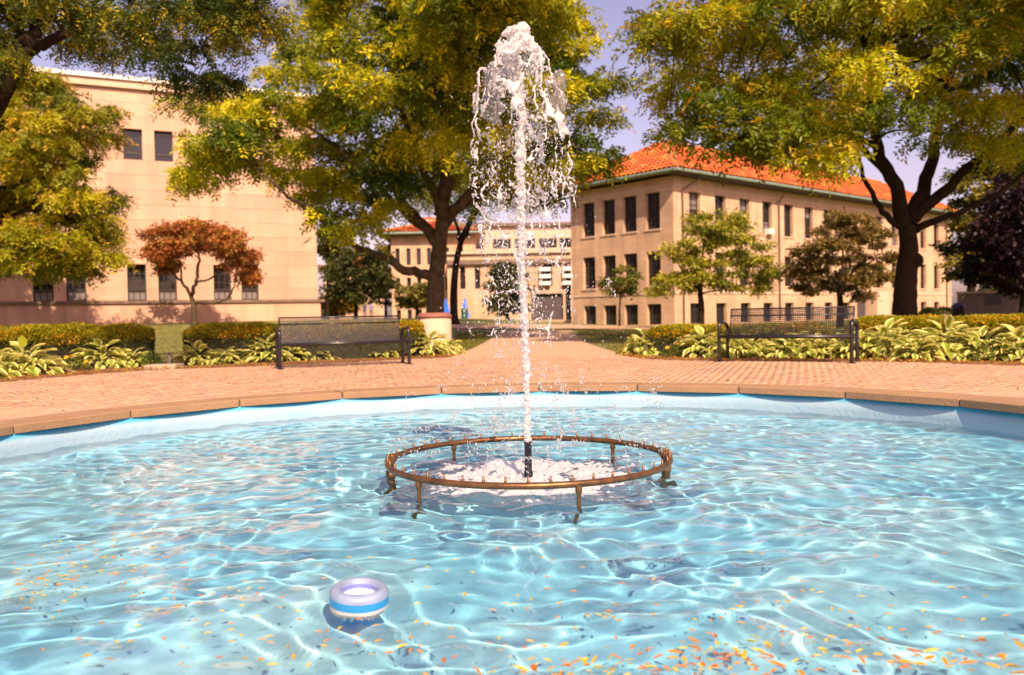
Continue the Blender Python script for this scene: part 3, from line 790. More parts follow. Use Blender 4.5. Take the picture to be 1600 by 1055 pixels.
MB().add([fw_.p(a, c, -.34) - wing.location, fw_.p(b, c, -.34) - wing.location, fw_.p(b, e, -.34) - wing.location, fw_.p(a, e, -.34) - wing.location], [(0, 1, 2, 3)]).build('shaded_recess', M['dark'], wing)  # shade of the wing's lower wall, painted as a dark sheet
axw = Matrix.Rotation(fw_.ang, 3, 'Z')
MB().box(fw_.p(Lm / 2, fw_.z(800, 409), 0.1) - wing.location, (Lm, 0.5, 0.42), axw).build('cornice', M['ledge'], wing)
MB().box(fw_.p(Lm / 2, zt + .1, 0.05) - wing.location, (Lm, 0.5, 0.22), axw).build('parapet_cap', M['stone_plain'], wing)
for u in (849, 888):
    for k in range(3):
        t_ = fw_.t(u + (3 if u < 870 else 0)); MB().box(fw_.p(t_, fw_.z(850, 443 - 11 * k), 0.25) - wing.location, (1.1, 0.5, 0.34), axw).build('louvre', M['white_panel'], wing)
# modern block with window bands standing behind the wing
fb = Facade(at(715, 480, 100), math.radians(1.0)); fb.o.z = 0
mod = thing('pale_modern_block', 'pale block with long dark window bands rising behind the low wing', 'building', (fb.o.x, fb.o.y, 0))
zt = fb.z(800, 352); Lm = fb.t(905)
hb = []
for (u0, u1) in ((726, 742), (745, 757), (772, 800), (806, 838), (844, 872), (876, 900)): hb.append((fb.t(u0), fb.t(u1), fb.z(760, 389), fb.z(760, 374)))
mb = MB(); wall_mesh(mb, fb, 0, Lm, 0, zt, hb, 0.3)
mb.add([fb.p(0, zt), fb.p(Lm, zt), fb.p(Lm, zt, -12), fb.p(0, zt, -12)], [(0, 1, 2, 3)])
for i in range(len(mb.v)): mb.v[i] = tuple(Vector(mb.v[i]) - mod.location)
mb.build('wall', M['stone_plain'], mod)
for h in hb: window(mod, fb, *h, 0.28, (3, 0), False)
axb = Matrix.Rotation(fb.ang, 3, 'Z')
MB().box(fb.p(Lm / 2, zt + .05, .1) - mod.location, (Lm + .3, .7, .35), axb).build('roof_edge', M['ledge'], mod)
# far roof between the trees on the left, and the low grey wall on the right
ff = Facade(at(508, 480, 125), math.radians(3.0)); ff.o.z = 0
farb = thing('distant_orange_roof_house', 'distant tan house whose orange roof shows above the dark trees', 'building', (ff.o.x, ff.o.y, 0))
mb = MB(); wall_mesh(mb, ff, 0, ff.t(600), 0, ff.z(540, 420), [], .2)
for i in range(len(mb.v)): mb.v[i] = tuple(Vector(mb.v[i]) - farb.location)
o = mb.build('wall', M['ashlar'], farb); set_uv(o, Facade((0, 0, 0), ff.ang))
hip_roof(farb, Vector((ff.o.x, ff.o.y, 0)), ff.d, ff.n * -1, ff.t(600), 11.0, ff.z(540, 419), ff.z(540, 394) - ff.z(540, 419), .6, pitch=.5, course=.8)
fg = Facade(at(1500, 480, 46), math.radians(-8)); fg.o.z = 0
low = thing('low_grey_wall', 'low grey brown wall under the purple leaved tree', 'wall', (fg.o.x, fg.o.y, 0))
mb = MB(); zt = fg.z(1560, 458)
mb.box(fg.p(6, zt / 2 - .1, -.2) - low.location, (12, .4, zt + .2), Matrix.Rotation(fg.ang, 3, 'Z')).build('wall_body', M['grey_wall'], low)
MB().box(fg.p(6, zt + .06, -.2) - low.location, (12.1, .5, .12), Matrix.Rotation(fg.ang, 3, 'Z')).build('coping', M['stone_joint'], low)
MB().box(fg.p(1.7, zt - .35, 0.0) - low.location, (.8, .08, .5), Matrix.Rotation(fg.ang, 3, 'Z')).build('wall_vent', M['dark'], low)

# ------------------------------------------------------------------ trees and plants
def frond_mesh(name, P, D, Lf, K, lw, ll, tint, mat):
    """feathery compound leaves: P base (N,3), D direction (N,3), Lf length (N,), K leaflet pairs"""
    N = len(P)
    D = D / np.linalg.norm(D, axis=1, keepdims=True)
    rv = rng.normal(size=(N, 3)); rv[:, 2] = np.abs(rv[:, 2]) + 0.8
    S = np.cross(D, rv); S /= np.linalg.norm(S, axis=1, keepdims=True) + 1e-9
    U = np.cross(S, D)
    s = (np.arange(K) + 0.6) / K
    base = P[:, None] + D[:, None] * (s * 1.0)[None, :, None] * Lf[:, None, None]
    base[:, :, 2] -= 0.5 * Lf[:, None] * s[None] ** 2
    out = []
    for sg in (-1, 1):
        dr = sg * S[:, None] * 0.85 + D[:, None] * 0.5 + rng.normal(size=(N, K, 3)) * 0.22
        dr[:, :, 2] -= 0.18
        dr /= np.linalg.norm(dr, axis=2, keepdims=True)
        wd = np.cross(dr, U[:, None] + rng.normal(size=(N, K, 3)) * 0.35); wd /= np.linalg.norm(wd, axis=2, keepdims=True) + 1e-9
        ln = ll * rng.uniform(.75, 1.2, (N, K, 1))
        tip = base + dr * ln; md = base + dr * ln * 0.5
        out.append(np.stack([base, md + wd * lw / 2, tip, md - wd * lw / 2], 2))
    V = np.concatenate(out, 1).reshape(-1, 3)
    Q = np.arange(len(V)).reshape(-1, 4)
    T = np.repeat(tint, K * 2 * 4, 0) * np.repeat(rng.uniform(.82, 1.18, (N * K * 2, 1)), 4, 0)
    return np_mesh(name, V, [Q], mat, tint=T)
def leaf_mesh(name, P, D, L, W, tint, mat):
    """single leaves: base quad and tip triangle, gently folded down"""
    N = len(P); D = D / np.linalg.norm(D, axis=1, keepdims=True)
    rv = rng.normal(size=(N, 3)); rv[:, 2] = np.abs(rv[:, 2]) + .5
    S = np.cross(D, rv); S /= np.linalg.norm(S, axis=1, keepdims=True) + 1e-9
    U = np.cross(S, D)
    L = L[:, None]; W = W[:, None]
    md = P + D * L * .5 + U * L * .08; tip = P + D * L - U * L * .08
    V = np.stack([P, md + S * W / 2, tip, md - S * W / 2], 1).reshape(-1, 3)
    Q = np.arange(len(V)).reshape(-1, 4)
    return np_mesh(name, V, [Q], mat, tint=np.repeat(tint, 4, 0))
_bm = bmesh.new(); bmesh.ops.create_icosphere(_bm, subdivisions=3, radius=1)
I_b = ([tuple(v.co) for v in _bm.verts], [[v.index for v in f.verts] for f in _bm.faces]); _bm.free()
def inside(poly, u, v):
    c = False; n = len(poly)
    for i in range(n):
        x1, y1 = poly[i]; x2, y2 = poly[(i + 1) % n]
        if (y1 > v) != (y2 > v) and u < (x2 - x1) * (v - y1) / (y2 - y1) + x1: c = not c
    return c
def edge_dist(poly, u, v):
    best = 1e9
    for (x1, y1), (x2, y2) in zip(poly, poly[1:] + poly[:1]):
        dx, dy = x2 - x1, y2 - y1; t = max(0, min(1, ((u - x1) * dx + (v - y1) * dy) / (dx * dx + dy * dy + 1e-9)))
        best = min(best, math.hypot(u - x1 - t * dx, v - y1 - t * dy))
    return best
def spread(poly, n, mind, margin=0):
    us = [p[0] for p in poly]; vs = [p[1] for p in poly]; out = []
    for _ in range(n * 60):
        u, v = random.uniform(min(us), max(us)), random.uniform(min(vs), max(vs))
        if inside(poly, u, v) and edge_dist(poly, u, v) > margin * random.uniform(.5, 1.15) and all((u - a) ** 2 + (v - b) ** 2 > mind * mind for a, b in out):
            out.append((u, v))
            if len(out) >= n: break
    return out
def curve_pts(pts, n=10):
    """smooth a polyline"""
    pts = [Vector(p) for p in pts]; out = []
    for i in range(len(pts) - 1):
        p0 = pts[max(i - 1, 0)]; p1 = pts[i]; p2 = pts[i + 1]; p3 = pts[min(i + 2, len(pts) - 1)]
        for k in range(n):
            t = k / n
            out.append(0.5 * ((2 * p1) + (p2 - p0) * t + (2 * p0 - 5 * p1 + 4 * p2 - p3) * t * t + (3 * p1 - p0 - 3 * p2 + p3) * t ** 3))
    out.append(pts[-1]); return out

def tree(label, Y, trunk_px, limbs_px, crown, nclump, clump_r, cdepth, colors, style, nleaf, bark='bark', r0=0.3, name='tree', cat='tree', group=None, flat=0.55, mind=None, leaf=(0.28, 0.05), K=6, limb_depth=None, gaps=0.0, back=0.0, twig=True, burl=None, sunward=0):
    """a tree traced from the photograph at distance Y: trunk and limbs as pixel polylines, crown as a pixel outline filled with leaf clumps in depth"""
    base = at(*trunk_px[0], Y); base.z = float(gz(base.x, base.y)) - 0.05
    root = thing(name, label, cat, base, 0, group)
    sc_ = Y / F
    tr = MB()
    tp = [base.copy()] + [at(u, v, Y) for (u, v) in trunk_px[1:]]
    if len(tp) > 1 and tp[1].z < base.z + .15: tp[1].z = base.z + .3
    tp = curve_pts(tp, 5); n = len(tp)
    rad = [r0 * (1.25 - 0.55 * (i / (n - 1)) ** .6) * random.uniform(.96, 1.04) for i in range(n)]; rad[0] *= 1.35
    tr.tube([p - base for p in tp], rad, 12)
    limbs = [(tp, rad)]
    for j, (pts, rr) in enumerate(limbs_px):
        dep = (limb_depth[j] if limb_depth else random.uniform(-.5, .5) * cdepth)
        lp = [at(u, v, Y + dep * (k / (len(pts) - 1))) for k, (u, v) in enumerate(pts)]
        lp = curve_pts(lp, 5); m_ = len(lp)
        rd = [max(0.02, rr * (1 - 0.8 * i / (m_ - 1))) for i in range(m_)]
        lp = [p + Vector((random.gauss(0, .03), random.gauss(0, .03), random.gauss(0, .03))) if 0 < i < m_ - 1 else p for i, p in enumerate(lp)]
        tr.tube([p - base for p in lp], rd, 8); limbs.append((lp, rd))
    allp = [(p, r) for (lp, rd) in limbs[(1 if len(limbs) > 1 else 0):] for p, r in zip(lp, rd)]
    if len(limbs) == 1: allp = list(zip(tp, rad))[len(tp) // 2:]
    # clump centres
    cs_ = spread(crown, nclump, mind or clump_r / sc_ * 0.75, clump_r / sc_ * .62)
    us = [p[0] for p in crown]; vs = [p[1] for p in crown]; uc = (min(us) + max(us)) / 2; vc = (min(vs) + max(vs)) / 2; hw = (max(us) - min(us)) / 2; hh = (max(vs) - min(vs)) / 2
    cs_ = [(u, v, None) for (u, v) in cs_]
    for _ in range(sunward * 4):  # mostly unseen clumps added towards the sun to shade the trunk
        zt_ = random.uniform(.6, 5.0); q = base + Vector((0, 0, zt_)); zc = random.uniform(6.3, 9.6)
        q = q + to_sun * ((zc - zt_) / to_sun.z) + Vector((random.gauss(0, .9), random.gauss(0, .9), 0))
        if (EYE - q.z) / q.y * F + 527.5 - F * PITCH < 70 and len([c for c in cs_ if c[2] is not None]) < sunward: cs_.append((0, 0, q))
    PP = []; DD = []; TT = []; LL = []
    per = int(nleaf / max(1, len(cs_)))
    cols = [np.array(c) for c in colors]
    for (u, v, fixed) in cs_:
        e = 1 - min(1, ((u - uc) / hw) ** 2 * .8 + ((v - vc) / hh) ** 2 * .6)
        dep = random.choice((-1, 1)) * random.uniform(0.1, 1.0) * cdepth * math.sqrt(max(.08, e)) + back
        c = fixed if fixed is not None else at(u, v, Y + dep)
        if c.z < base.z + .2: continue
        # bough from the nearest limb
        best = min(allp, key=lambda pr: (pr[0] - c).length + (2.5 if pr[0].z > c.z + .3 else 0)); q = best[0]
        mid_ = q.lerp(c, .5) + Vector((random.gauss(0, .12), random.gauss(0, .12), 0.12 * (c - q).length))
        bp = curve_pts([q, mid_, c], 4); rb = min(best[1] * .6, .018 + .016 * (c - q).length)
        tr.tube([p - base for p in bp], [max(.008, rb * (1 - .8 * i / (len(bp) - 1))) for i in range(len(bp))], 5)
        R = clump_r * random.uniform(.65, 1.3)
        tw = []
        for k in range(7):
            a = random.uniform(0, 2 * math.pi); ee = Vector((math.cos(a) * R, math.sin(a) * R, random.uniform(-.35, .5) * R * flat * 1.6)) * random.uniform(.6, 1.05)
            if twig: tr.tube([c - base, c + ee * .5 + Vector((0, 0, .08 * R)) - base, c + ee - base], [.012, .009, .004], 3, cap=False)
            tw.append(ee)
        m_ = int(per * random.uniform(.6, 1.4) * (R / clump_r) ** 1.5)
        tw = np.array([tuple(e) for e in tw])
        # leaves sit along the twigs and scatter round them
        pick = rng.integers(0, 7, m_); f = rng.uniform(.15, 1.05, (m_, 1))
        pos = tw[pick] * f + rng.normal(size=(m_, 3)) * np.array([.24, .24, .17 * flat / .55]) * R
        pos[:, 2] += .10 * R * (1 - f[:, 0] ** 2)
        dirs = pos * np.array([1, 1, .5]) / R + rng.normal(size=(m_, 3)) * .5 + np.array([0, 0, -.35])
        PP.append(pos + np.array(tuple(c - base))); DD.append(dirs); LL.append(rng.uniform(.75, 1.25, m_))
        w_ = random.random() ** 1.1
        tone = cols[0] * (1 - w_) + cols[1] * w_
        t_ = tone[None] * rng.uniform(.75, 1.25, (m_, 1))
        if len(cols) > 2:
            k = rng.random(m_) < .05 + .22 * w_; t_[k] = cols[2] * rng.uniform(.8, 1.2, (k.sum(), 1))
        TT.append(t_)
    PP = np.concatenate(PP); DD = np.concatenate(DD); TT = np.concatenate(TT); LL = np.concatenate(LL)
    if burl:
        c = at(*burl, Y - r0 * .4) - base; V, Fq = I_b; Vb = [tuple(c + Vector((v[0] * .17, v[1] * .15, v[2] * .20)) * 1.0 + Vector(tuple(np.array(v) * .03 * noise.noise(Vector(v) * 3)))) for v in V]
        tr.add(Vb, [tuple(f) for f in Fq])
    tr.build('trunk', M[bark], root, True)
    if style == 'frond': me = frond_mesh('crown', PP, DD, leaf[0] * LL, K, leaf[1] * .55, leaf[1] * 1.6, TT, M['leaf'])
    else: me = leaf_mesh('crown', PP, DD, leaf[0] * LL, leaf[1] * LL, TT, M['leaf'])
    link('crown', me, root)
    return root

GRN, YEL, GOLD = (0.055, 0.105, 0.005), (0.46, 0.47, 0.008), (0.66, 0.56, 0.010)
# big locust right of centre, behind the planter
tree('huge yellow green locust with a thick trunk behind the round planter', 27, [(680, 500), (680, 470), (683, 420), (689, 365), (694, 320)],
     [([(688, 340), (698, 250), (690, 130), (684, 0), (680, -120)], .26), ([(674, 432), (640, 424), (600, 402), (555, 384), (500, 342), (450, 305), (410, 270)], .17),
      ([(684, 380), (655, 345), (612, 290), (575, 205), (540, 110), (520, 20)], .20), ([(694, 345), (735, 300), (790, 225), (835, 140), (870, 40)], .19),
      ([(690, 360), (720, 325), (800, 280), (880, 230), (930, 170)], .13), ([(686, 375), (630, 330), (560, 260), (470, 190), (400, 150)], .13), ([(690, 330), (650, 230), (620, 130), (600, -40)], .14)],
     [(465, -140), (455, 30), (425, 110), (305, 155), (288, 235), (300, 318), (352, 300), (440, 295), (478, 345), (540, 395), (600, 370), (660, 300), (740, 300), (800, 320), (880, 325), (915, 295), (950, 280), (982, 240), (976, 150), (948, 95), (905, 75), (890, -140)],
     168, 0.85, 5.6, [GRN, YEL, GOLD], 'frond', 21500, 'bark_light', .285, 'locust_tree', leaf=(.34, .112), K=5, limb_depth=[-.5, -1.5, 1.5, -1.0, 2.0, 2.5, -2.5], mind=35, sunward=22, flat=.45)
tree('slim dark forked trunk of a second locust close behind the huge one', 41, [(710, 506), (709, 460), (713, 410), (722, 372)],
     [([(722, 372), (745, 325), (765, 270), (780, 200)], .16), ([(718, 385), (735, 350), (745, 330), (750, 290)], .12), ([(720, 380), (705, 320), (690, 260)], .1)],
     [(600, 120), (860, 100), (850, 330), (800, 345), (700, 330), (620, 340)], 32, 1.2, 3.0, [GRN, YEL, GOLD], 'frond', 5000, 'bark', .19, 'locust_tree', leaf=(.4, .10), K=4)
# locust on the right
tree('dark trunked spreading locust with a knotted trunk behind the right hedge', 22.5, [(1413, 505), (1414, 470), (1417, 420), (1420, 385), (1416, 352)],
     [([(1408, 358), (1378, 330), (1352, 285), (1340, 245), (1330, 205)], .10), ([(1412, 352), (1398, 290), (1372, 232), (1360, 165), (1352, 90), (1340, 0)], .22),
      ([(1420, 350), (1444, 290), (1458, 240), (1466, 170), (1495, 95), (1525, -10)], .22), ([(1424, 345), (1480, 292), (1535, 246), (1585, 195), (1650, 140)], .18),
      ([(1428, 360), (1470, 340), (1530, 318), (1600, 275), (1680, 230)], .11), ([(1395, 285), (1330, 215), (1250, 160), (1150, 120), (1060, 100)], .10), ([(1372, 232), (1290, 190), (1200, 190), (1100, 200), (1040, 205)], .09)],
     [(1005, 15), (1085, 0), (1090, -150), (1760, -150), (1760, 300), (1610, 262), (1560, 262), (1500, 275), (1440, 205), (1385, 185), (1340, 225), (1290, 270), (1235, 285), (1195, 240), (1100, 245), (1060, 220), (1012, 238), (1004, 195), (1028, 130), (1008, 100)],
     145, 0.78, 5.4, [GRN, YEL, (0.45, 0.31, .015)], 'frond', 19000, 'bark', .30, 'locust_tree', leaf=(.32, .10), K=5, limb_depth=[-.8, -1.2, 1.2, -1.0, -1.5, 1.0, -1.5], mind=35, burl=(1432, 407), sunward=30, flat=.45)
# overhanging locust at the left edge of the plaza
tree('leaning dark limbed locust reaching in over the left hedge', 13.5, [(-150, 560), (-130, 420), (-80, 290), (-30, 200), (10, 130), (38, 75)],
     [([(38, 75), (62, 30), (90, -20), (120, -90)], .12), ([(36, 85), (80, 62), (130, 38), (165, 8), (190, -40)], .10), ([(130, 38), (180, 20), (250, 24), (320, 30), (390, 20)], .05), ([(20, 110), (32, 40), (20, -50)], .10),
      ([(180, 20), (220, 60), (250, 85), (300, 100)], .03)],
     [(-60, -80), (430, -80), (425, 40), (400, 105), (350, 140), (285, 150), (240, 130), (190, 120), (140, 110), (95, 90), (70, 20), (30, 100), (-60, 150)],
     42, 0.36, 2.2, [(0.028, 0.055, 0.008), (0.12, 0.15, .010), (.42, .34, .012)], 'frond', 5000, 'bark', .21, 'locust_tree', leaf=(.21, .052), K=6, limb_depth=[.8, -.5, -.8, 1, -.6], mind=36)
# layered tree in front of the left hall
tree('layered yellow green tree shading the left end of the stone hall', 36, [(-30, 500), (-25, 440), (-20, 380), (-25, 260), (-30, 100)],
     [([(-22, 420), (10, 400), (50, 385), (100, 375)], .10), ([(-22, 300), (20, 290), (90, 270), (150, 280)], .10), ([(-25, 220), (30, 190), (90, 180), (150, 200)], .09), ([(-22, 360), (40, 330), (120, 340), (170, 350)], .09)],
     [(-180, 40), (30, 85), (75, 105), (115, 140), (185, 178), (185, 215), (145, 250), (150, 285), (210, 288), (190, 325), (175, 350), (195, 385), (170, 425), (120, 438), (60, 425), (0, 435), (-180, 440)],
     120, 0.85, 3.2, [(0.10, .14, .010), (.42, .40, .012), (.46, .30, .02)], 'frond', 13000, 'bark', .3, 'layered_tree', leaf=(.40, .13), K=5, flat=.4, mind=24)
# red ornamental
tree('small red brown leaved ornamental tree with twisted stems against the stone hall', 43, [(303, 500), (303, 480), (299, 464)],
     [([(299, 464), (285, 442), (268, 424), (250, 398)], .10), ([(299, 462), (306, 438), (311, 412), (306, 388), (290, 370)], .11), ([(302, 472), (330, 474), (352, 468), (366, 448), (372, 420)], .09), ([(306, 440), (330, 436), (345, 420), (350, 390)], .07), ([(285, 442), (282, 415), (270, 385), (262, 365)], .06)],
     [(218, 388), (226, 362), (262, 348), (340, 344), (376, 365), (400, 400), (406, 440), (384, 452), (355, 418), (325, 396), (292, 396), (268, 435), (238, 415)],
     105, .55, 2.6, [(.34, .11, .03), (.46, .18, .05), (.40, .32, .03)], 'leaf', 17000, 'bark_light', .14, 'ornamental_tree', leaf=(.17, .10), mind=10)
# two young trees before the tan building
tree('young light green tree before the front of the tan building', 42, [(1095, 504), (1096, 480), (1094, 455), (1095, 420)], [([(1094, 455), (1065, 420), (1045, 395)], .06), ([(1095, 440), (1130, 410), (1165, 390)], .06), ([(1095, 425), (1100, 380), (1105, 345)], .06), ([(1094, 460), (1140, 450), (1185, 440)], .05)],
     [(1020, 385), (1060, 375), (1075, 340), (1110, 325), (1150, 330), (1175, 355), (1200, 365), (1215, 400), (1210, 450), (1190, 470), (1150, 460), (1110, 450), (1085, 462), (1050, 465), (1010, 470), (1015, 440), (1060, 420)],
     64, .60, 2.2, [(.12, .15, .012), (.40, .38, .03), (.52, .46, .05)], 'leaf', 13000, 'bark', .15, 'young_tree', leaf=(.20, .10), mind=17)
tree('young bronze leaved tree before the front of the tan building', 42, [(1313, 500), (1313, 478), (1312, 450), (1314, 420)], [([(1312, 455), (1280, 425), (1260, 400)], .06), ([(1313, 440), (1350, 415), (1380, 400)], .06), ([(1314, 425), (1318, 370), (1320, 340)], .06)],
     [(1240, 400), (1265, 375), (1280, 345), (1310, 318), (1345, 335), (1375, 352), (1395, 385), (1402, 420), (1390, 452), (1350, 470), (1300, 458), (1260, 470), (1232, 450)],
     60, .58, 2.2, [(.12, .08, .02), (.27, .18, .045), (.11, .12, .02)], 'leaf', 16000, 'bark', .16, 'young_tree', leaf=(.19, .10), mind=17)
tree('thin green sapling by the end wall of the tan building', 48, [(968, 505), (968, 485), (970, 455)], [([(970, 460), (955, 440), (945, 430)], .03), ([(970, 460), (985, 440), (1000, 425)], .03)],
     [(936, 450), (950, 425), (970, 412), (1000, 420), (1005, 445), (985, 465), (955, 468)], 16, .5, 1.2, [(.10, .12, .015), (.30, .26, .03)], 'leaf', 1700, 'bark', .06, 'sapling', leaf=(.2, .1), mind=13)
# right edge: purple leaved tree and a green one behind
tree('dark purple leaved tree over the low grey wall', 40, [(1600, 498), (1600, 470), (1605, 420)], [([(1605, 420), (1570, 360), (1550, 310)], .12), ([(1605, 420), (1630, 350), (1640, 280)], .14), ([(1603, 440), (1560, 425), (1530, 410)], .08)],
     [(1508, 400), (1530, 350), (1545, 300), (1575, 262), (1590, 232), (1700, 200), (1760, 300), (1740, 470), (1640, 455), (1590, 470), (1540, 450), (1510, 435)], 115, .8, 2.8, [(.014, .006, .008), (.032, .012, .014), (.04, .02, .014)], 'leaf', 24000, 'bark', .22, 'purple_tree', leaf=(.25, .15), mind=15)
tree('tall green tree between the tan building and the purple tree', 52, [(1516, 497), (1517, 465), (1518, 420), (1515, 340)], [([(1517, 400), (1490, 350), (1480, 320)], .1), ([(1517, 380), (1540, 320), (1545, 260)], .1)],
     [(1482, 320), (1490, 275), (1510, 240), (1540, 215), (1590, 200), (1600, 300), (1570, 400), (1585, 470), (1545, 480), (1530, 440), (1490, 460), (1484, 400)], 90, .85, 2.6, [(.055, .075, .012), (.20, .19, .02), (.36, .28, .02)], 'leaf', 17000, 'bark', .28, 'green_tree', leaf=(.28, .16), mind=18)
# trees far off between the hall and the hip-roofed block
for (lab, Y, tk, cr_, n, col) in (
    ('dark green tree beside the right corner of the stone hall', 66, [(556, 500), (556, 470), (555, 430)], [(505, 440), (520, 400), (560, 385), (600, 400), (612, 440), (600, 470), (560, 478), (515, 470)], 40, [(.035, .05, .012), (.075, .085, .015)]),
    ('yellow green tree left of the hip roofed block', 92, [(603, 500), (603, 475), (603, 440)], [(572, 420), (590, 385), (618, 375), (632, 400), (622, 440), (614, 480), (590, 485), (575, 460)], 30, [(.12, .12, .012), (.34, .26, .015)]),
    ('tall dim tree rising just behind the right corner of the stone hall', 78, [(512, 500), (512, 460), (513, 400)], [(496, 360), (520, 345), (545, 360), (548, 400), (535, 440), (505, 450)], 30, [(.05, .065, .012), (.16, .14, .02)]),
    ('low yellow shrub tree seen past the hall corner', 84, [(525, 502), (525, 490), (525, 480)], [(500, 470), (520, 455), (545, 458), (560, 475), (556, 495), (505, 495)], 18, [(.16, .14, .015), (.36, .25, .02)]),
    ('small pale green tree before the hip roofed block', 74, [(652, 502), (652, 482), (652, 470)], [(622, 470), (630, 448), (655, 438), (680, 450), (684, 472), (660, 482), (632, 482)], 18, [(.15, .15, .03), (.33, .27, .06)]),
    ('round dark green tree before the low tan wing', 70, [(793, 503), (793, 485), (793, 460)], [(764, 440), (775, 415), (800, 405), (818, 425), (822, 460), (815, 495), (775, 496), (768, 470)], 30, [(.04, .055, .012), (.11, .11, .02)])):
    tree(lab, Y, tk, [], cr_, n, .85, 1.8, col, 'leaf', 4200, 'bark', .16, 'far_tree', leaf=(.34, .2), mind=10, twig=False)

# ------------------------------------------------------------------ hedges
def hedge(label, path, width, height, dens, seed):
    """clipped hedge along a ground path: woody core, thousands of small leaves on its rounded surface"""
    r_ = np.random.default_rng(seed)
    pts = curve_pts(path, 6); L = sum((b - a).length for a, b in zip(pts[:-1], pts[1:]))
    base = pts[len(pts) // 2].copy(); base.z = float(gz(base.x, base.y))
    root = thing('hedge', label, 'hedge', base, 0, 'clipped hedges round the plaza')
    n = int(dens * L * (width + 1.9 * height))
    seg = np.cumsum([0] + [(b - a).length for a, b in zip(pts[:-1], pts[1:])])
    P = np.array([tuple(p) for p in pts])
    s = r_.uniform(-.1, L + .1, n)
    px = np.interp(s, seg, P[:, 0]); py = np.interp(s, seg, P[:, 1])
    tx = np.gradient(P[:, 0], seg); ty = np.gradient(P[:, 1], seg)
    dx = np.interp(s, seg, tx); dy = np.interp(s, seg, ty); l_ = np.hypot(dx, dy); dx /= l_; dy /= l_
    # rounded-box cross section, angle 0..pi from front foot over the top to the back foot
    a = r_.beta(1.1, 1.6, n) * math.pi
    ex = 0.38
    cx_ = -np.sign(np.cos(a)) * np.abs(np.cos(a)) ** ex; cz_ = np.sin(a) ** ex
    endf = np.clip(np.minimum(s + .1, L + .1 - s) / .35, 0, 1) ** .5
    dep = 1 - np.abs(r_.normal(size=n)) * .07 + .05 * np.sin(s * 5.3 + 2 * np.sin(a * 3)) * np.sin(s * 2.1 + 1)
    off = cx_ * width / 2 * dep * (.55 + .45 * endf); zz = cz_ * height * dep * (.72 + .28 * endf)
    X = px - dy * off * -1; Yy = py + dx * off * -1
    # outward: front side faces the pool
    X = px + dy * -off * -1; Yy = py - dx * -off * -1
    zg = gz(X, Yy)
    pos = np.c_[X, Yy, zg + np.maximum(zz, .03)] - np.array(tuple(base))
    nrm = np.c_[dy * cx_, -dx * cx_, cz_ * .9] + r_.normal(size=(n, 3)) * .75
    hfr = zz / height
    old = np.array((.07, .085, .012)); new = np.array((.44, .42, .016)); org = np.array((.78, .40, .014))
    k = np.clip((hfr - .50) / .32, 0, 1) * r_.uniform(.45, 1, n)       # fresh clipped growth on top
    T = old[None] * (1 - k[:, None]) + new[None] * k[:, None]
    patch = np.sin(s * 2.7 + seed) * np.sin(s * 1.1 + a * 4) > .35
    o_ = (r_.random(n) < np.where(patch, .34, .06)) & (hfr > .55); T[o_] = org
    T *= r_.uniform(.7, 1.3, (n, 1))
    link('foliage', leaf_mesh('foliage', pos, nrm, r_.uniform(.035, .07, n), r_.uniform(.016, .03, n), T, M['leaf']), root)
    core = MB(); m_ = len(pts)
    prof = [(-.40, .0), (-.44, .5), (-.36, .82), (0, .90), (.36, .82), (.44, .5), (.40, .0)]
    V = []
    for i, p in enumerate(pts):
        d = Vector((float(tx[i]), float(ty[i]), 0)).normalized(); nn = Vector((d.y, -d.x, 0)); kz = .7 if i in (0, m_ - 1) else 1
        for (x, z) in prof: V.append(p + nn * x * width * kz + Vector((0, 0, float(gz(p.x, p.y)) - p.z + z * height * kz)) - base)
    q = len(prof)
    core.add(V, [(i * q + k, i * q + k + 1, (i + 1) * q + k + 1, (i + 1) * q + k) for i in range(m_ - 1) for k in range(q - 1)] + [tuple(range(q)), tuple((m_ - 1) * q + k for k in range(q - 1, -1, -1))])
    core.build('inner_branches', M['hedge_core'], root, True)
    return root
M['hedge_core'] = basic('hedge_inner_branches', (0.022, 0.024, 0.009), 0.95, 0.5, 14, bump=.8, bscale=30)
def gp(u, v, Y):
    p = at(u, v, Y); p.z = float(gz(p.x, p.y)); return p
hedge('long rounded hedge with orange flecks left of the lawn gap', [gp(-160, 540, 13.8), gp(-20, 540, 15.2), gp(110, 540, 16.3), gp(238, 540, 17.0)], 1.7, .80, 3400, 1)
hedge('clipped hedge running behind the bench towards the round planter', [gp(292, 540, 16.8), gp(400, 540, 17.4), gp(520, 540, 17.9), gp(655, 540, 18.6)], 1.3, .76, 3000, 2)
hedge('low hedge behind the bench before the tan building', [gp(1020, 540, 17.2), gp(1090, 540, 16.8), gp(1180, 540, 16.3), gp(1300, 540, 15.6)], 1.2, .56, 3000, 3)
hedge('long clipped hedge under the knotted locust', [gp(1325, 540, 15.9), gp(1430, 540, 15.4), gp(1540, 540, 14.7), gp(1680, 540, 13.8), gp(1800, 540, 12.8)], 1.5, .66, 3000, 4)

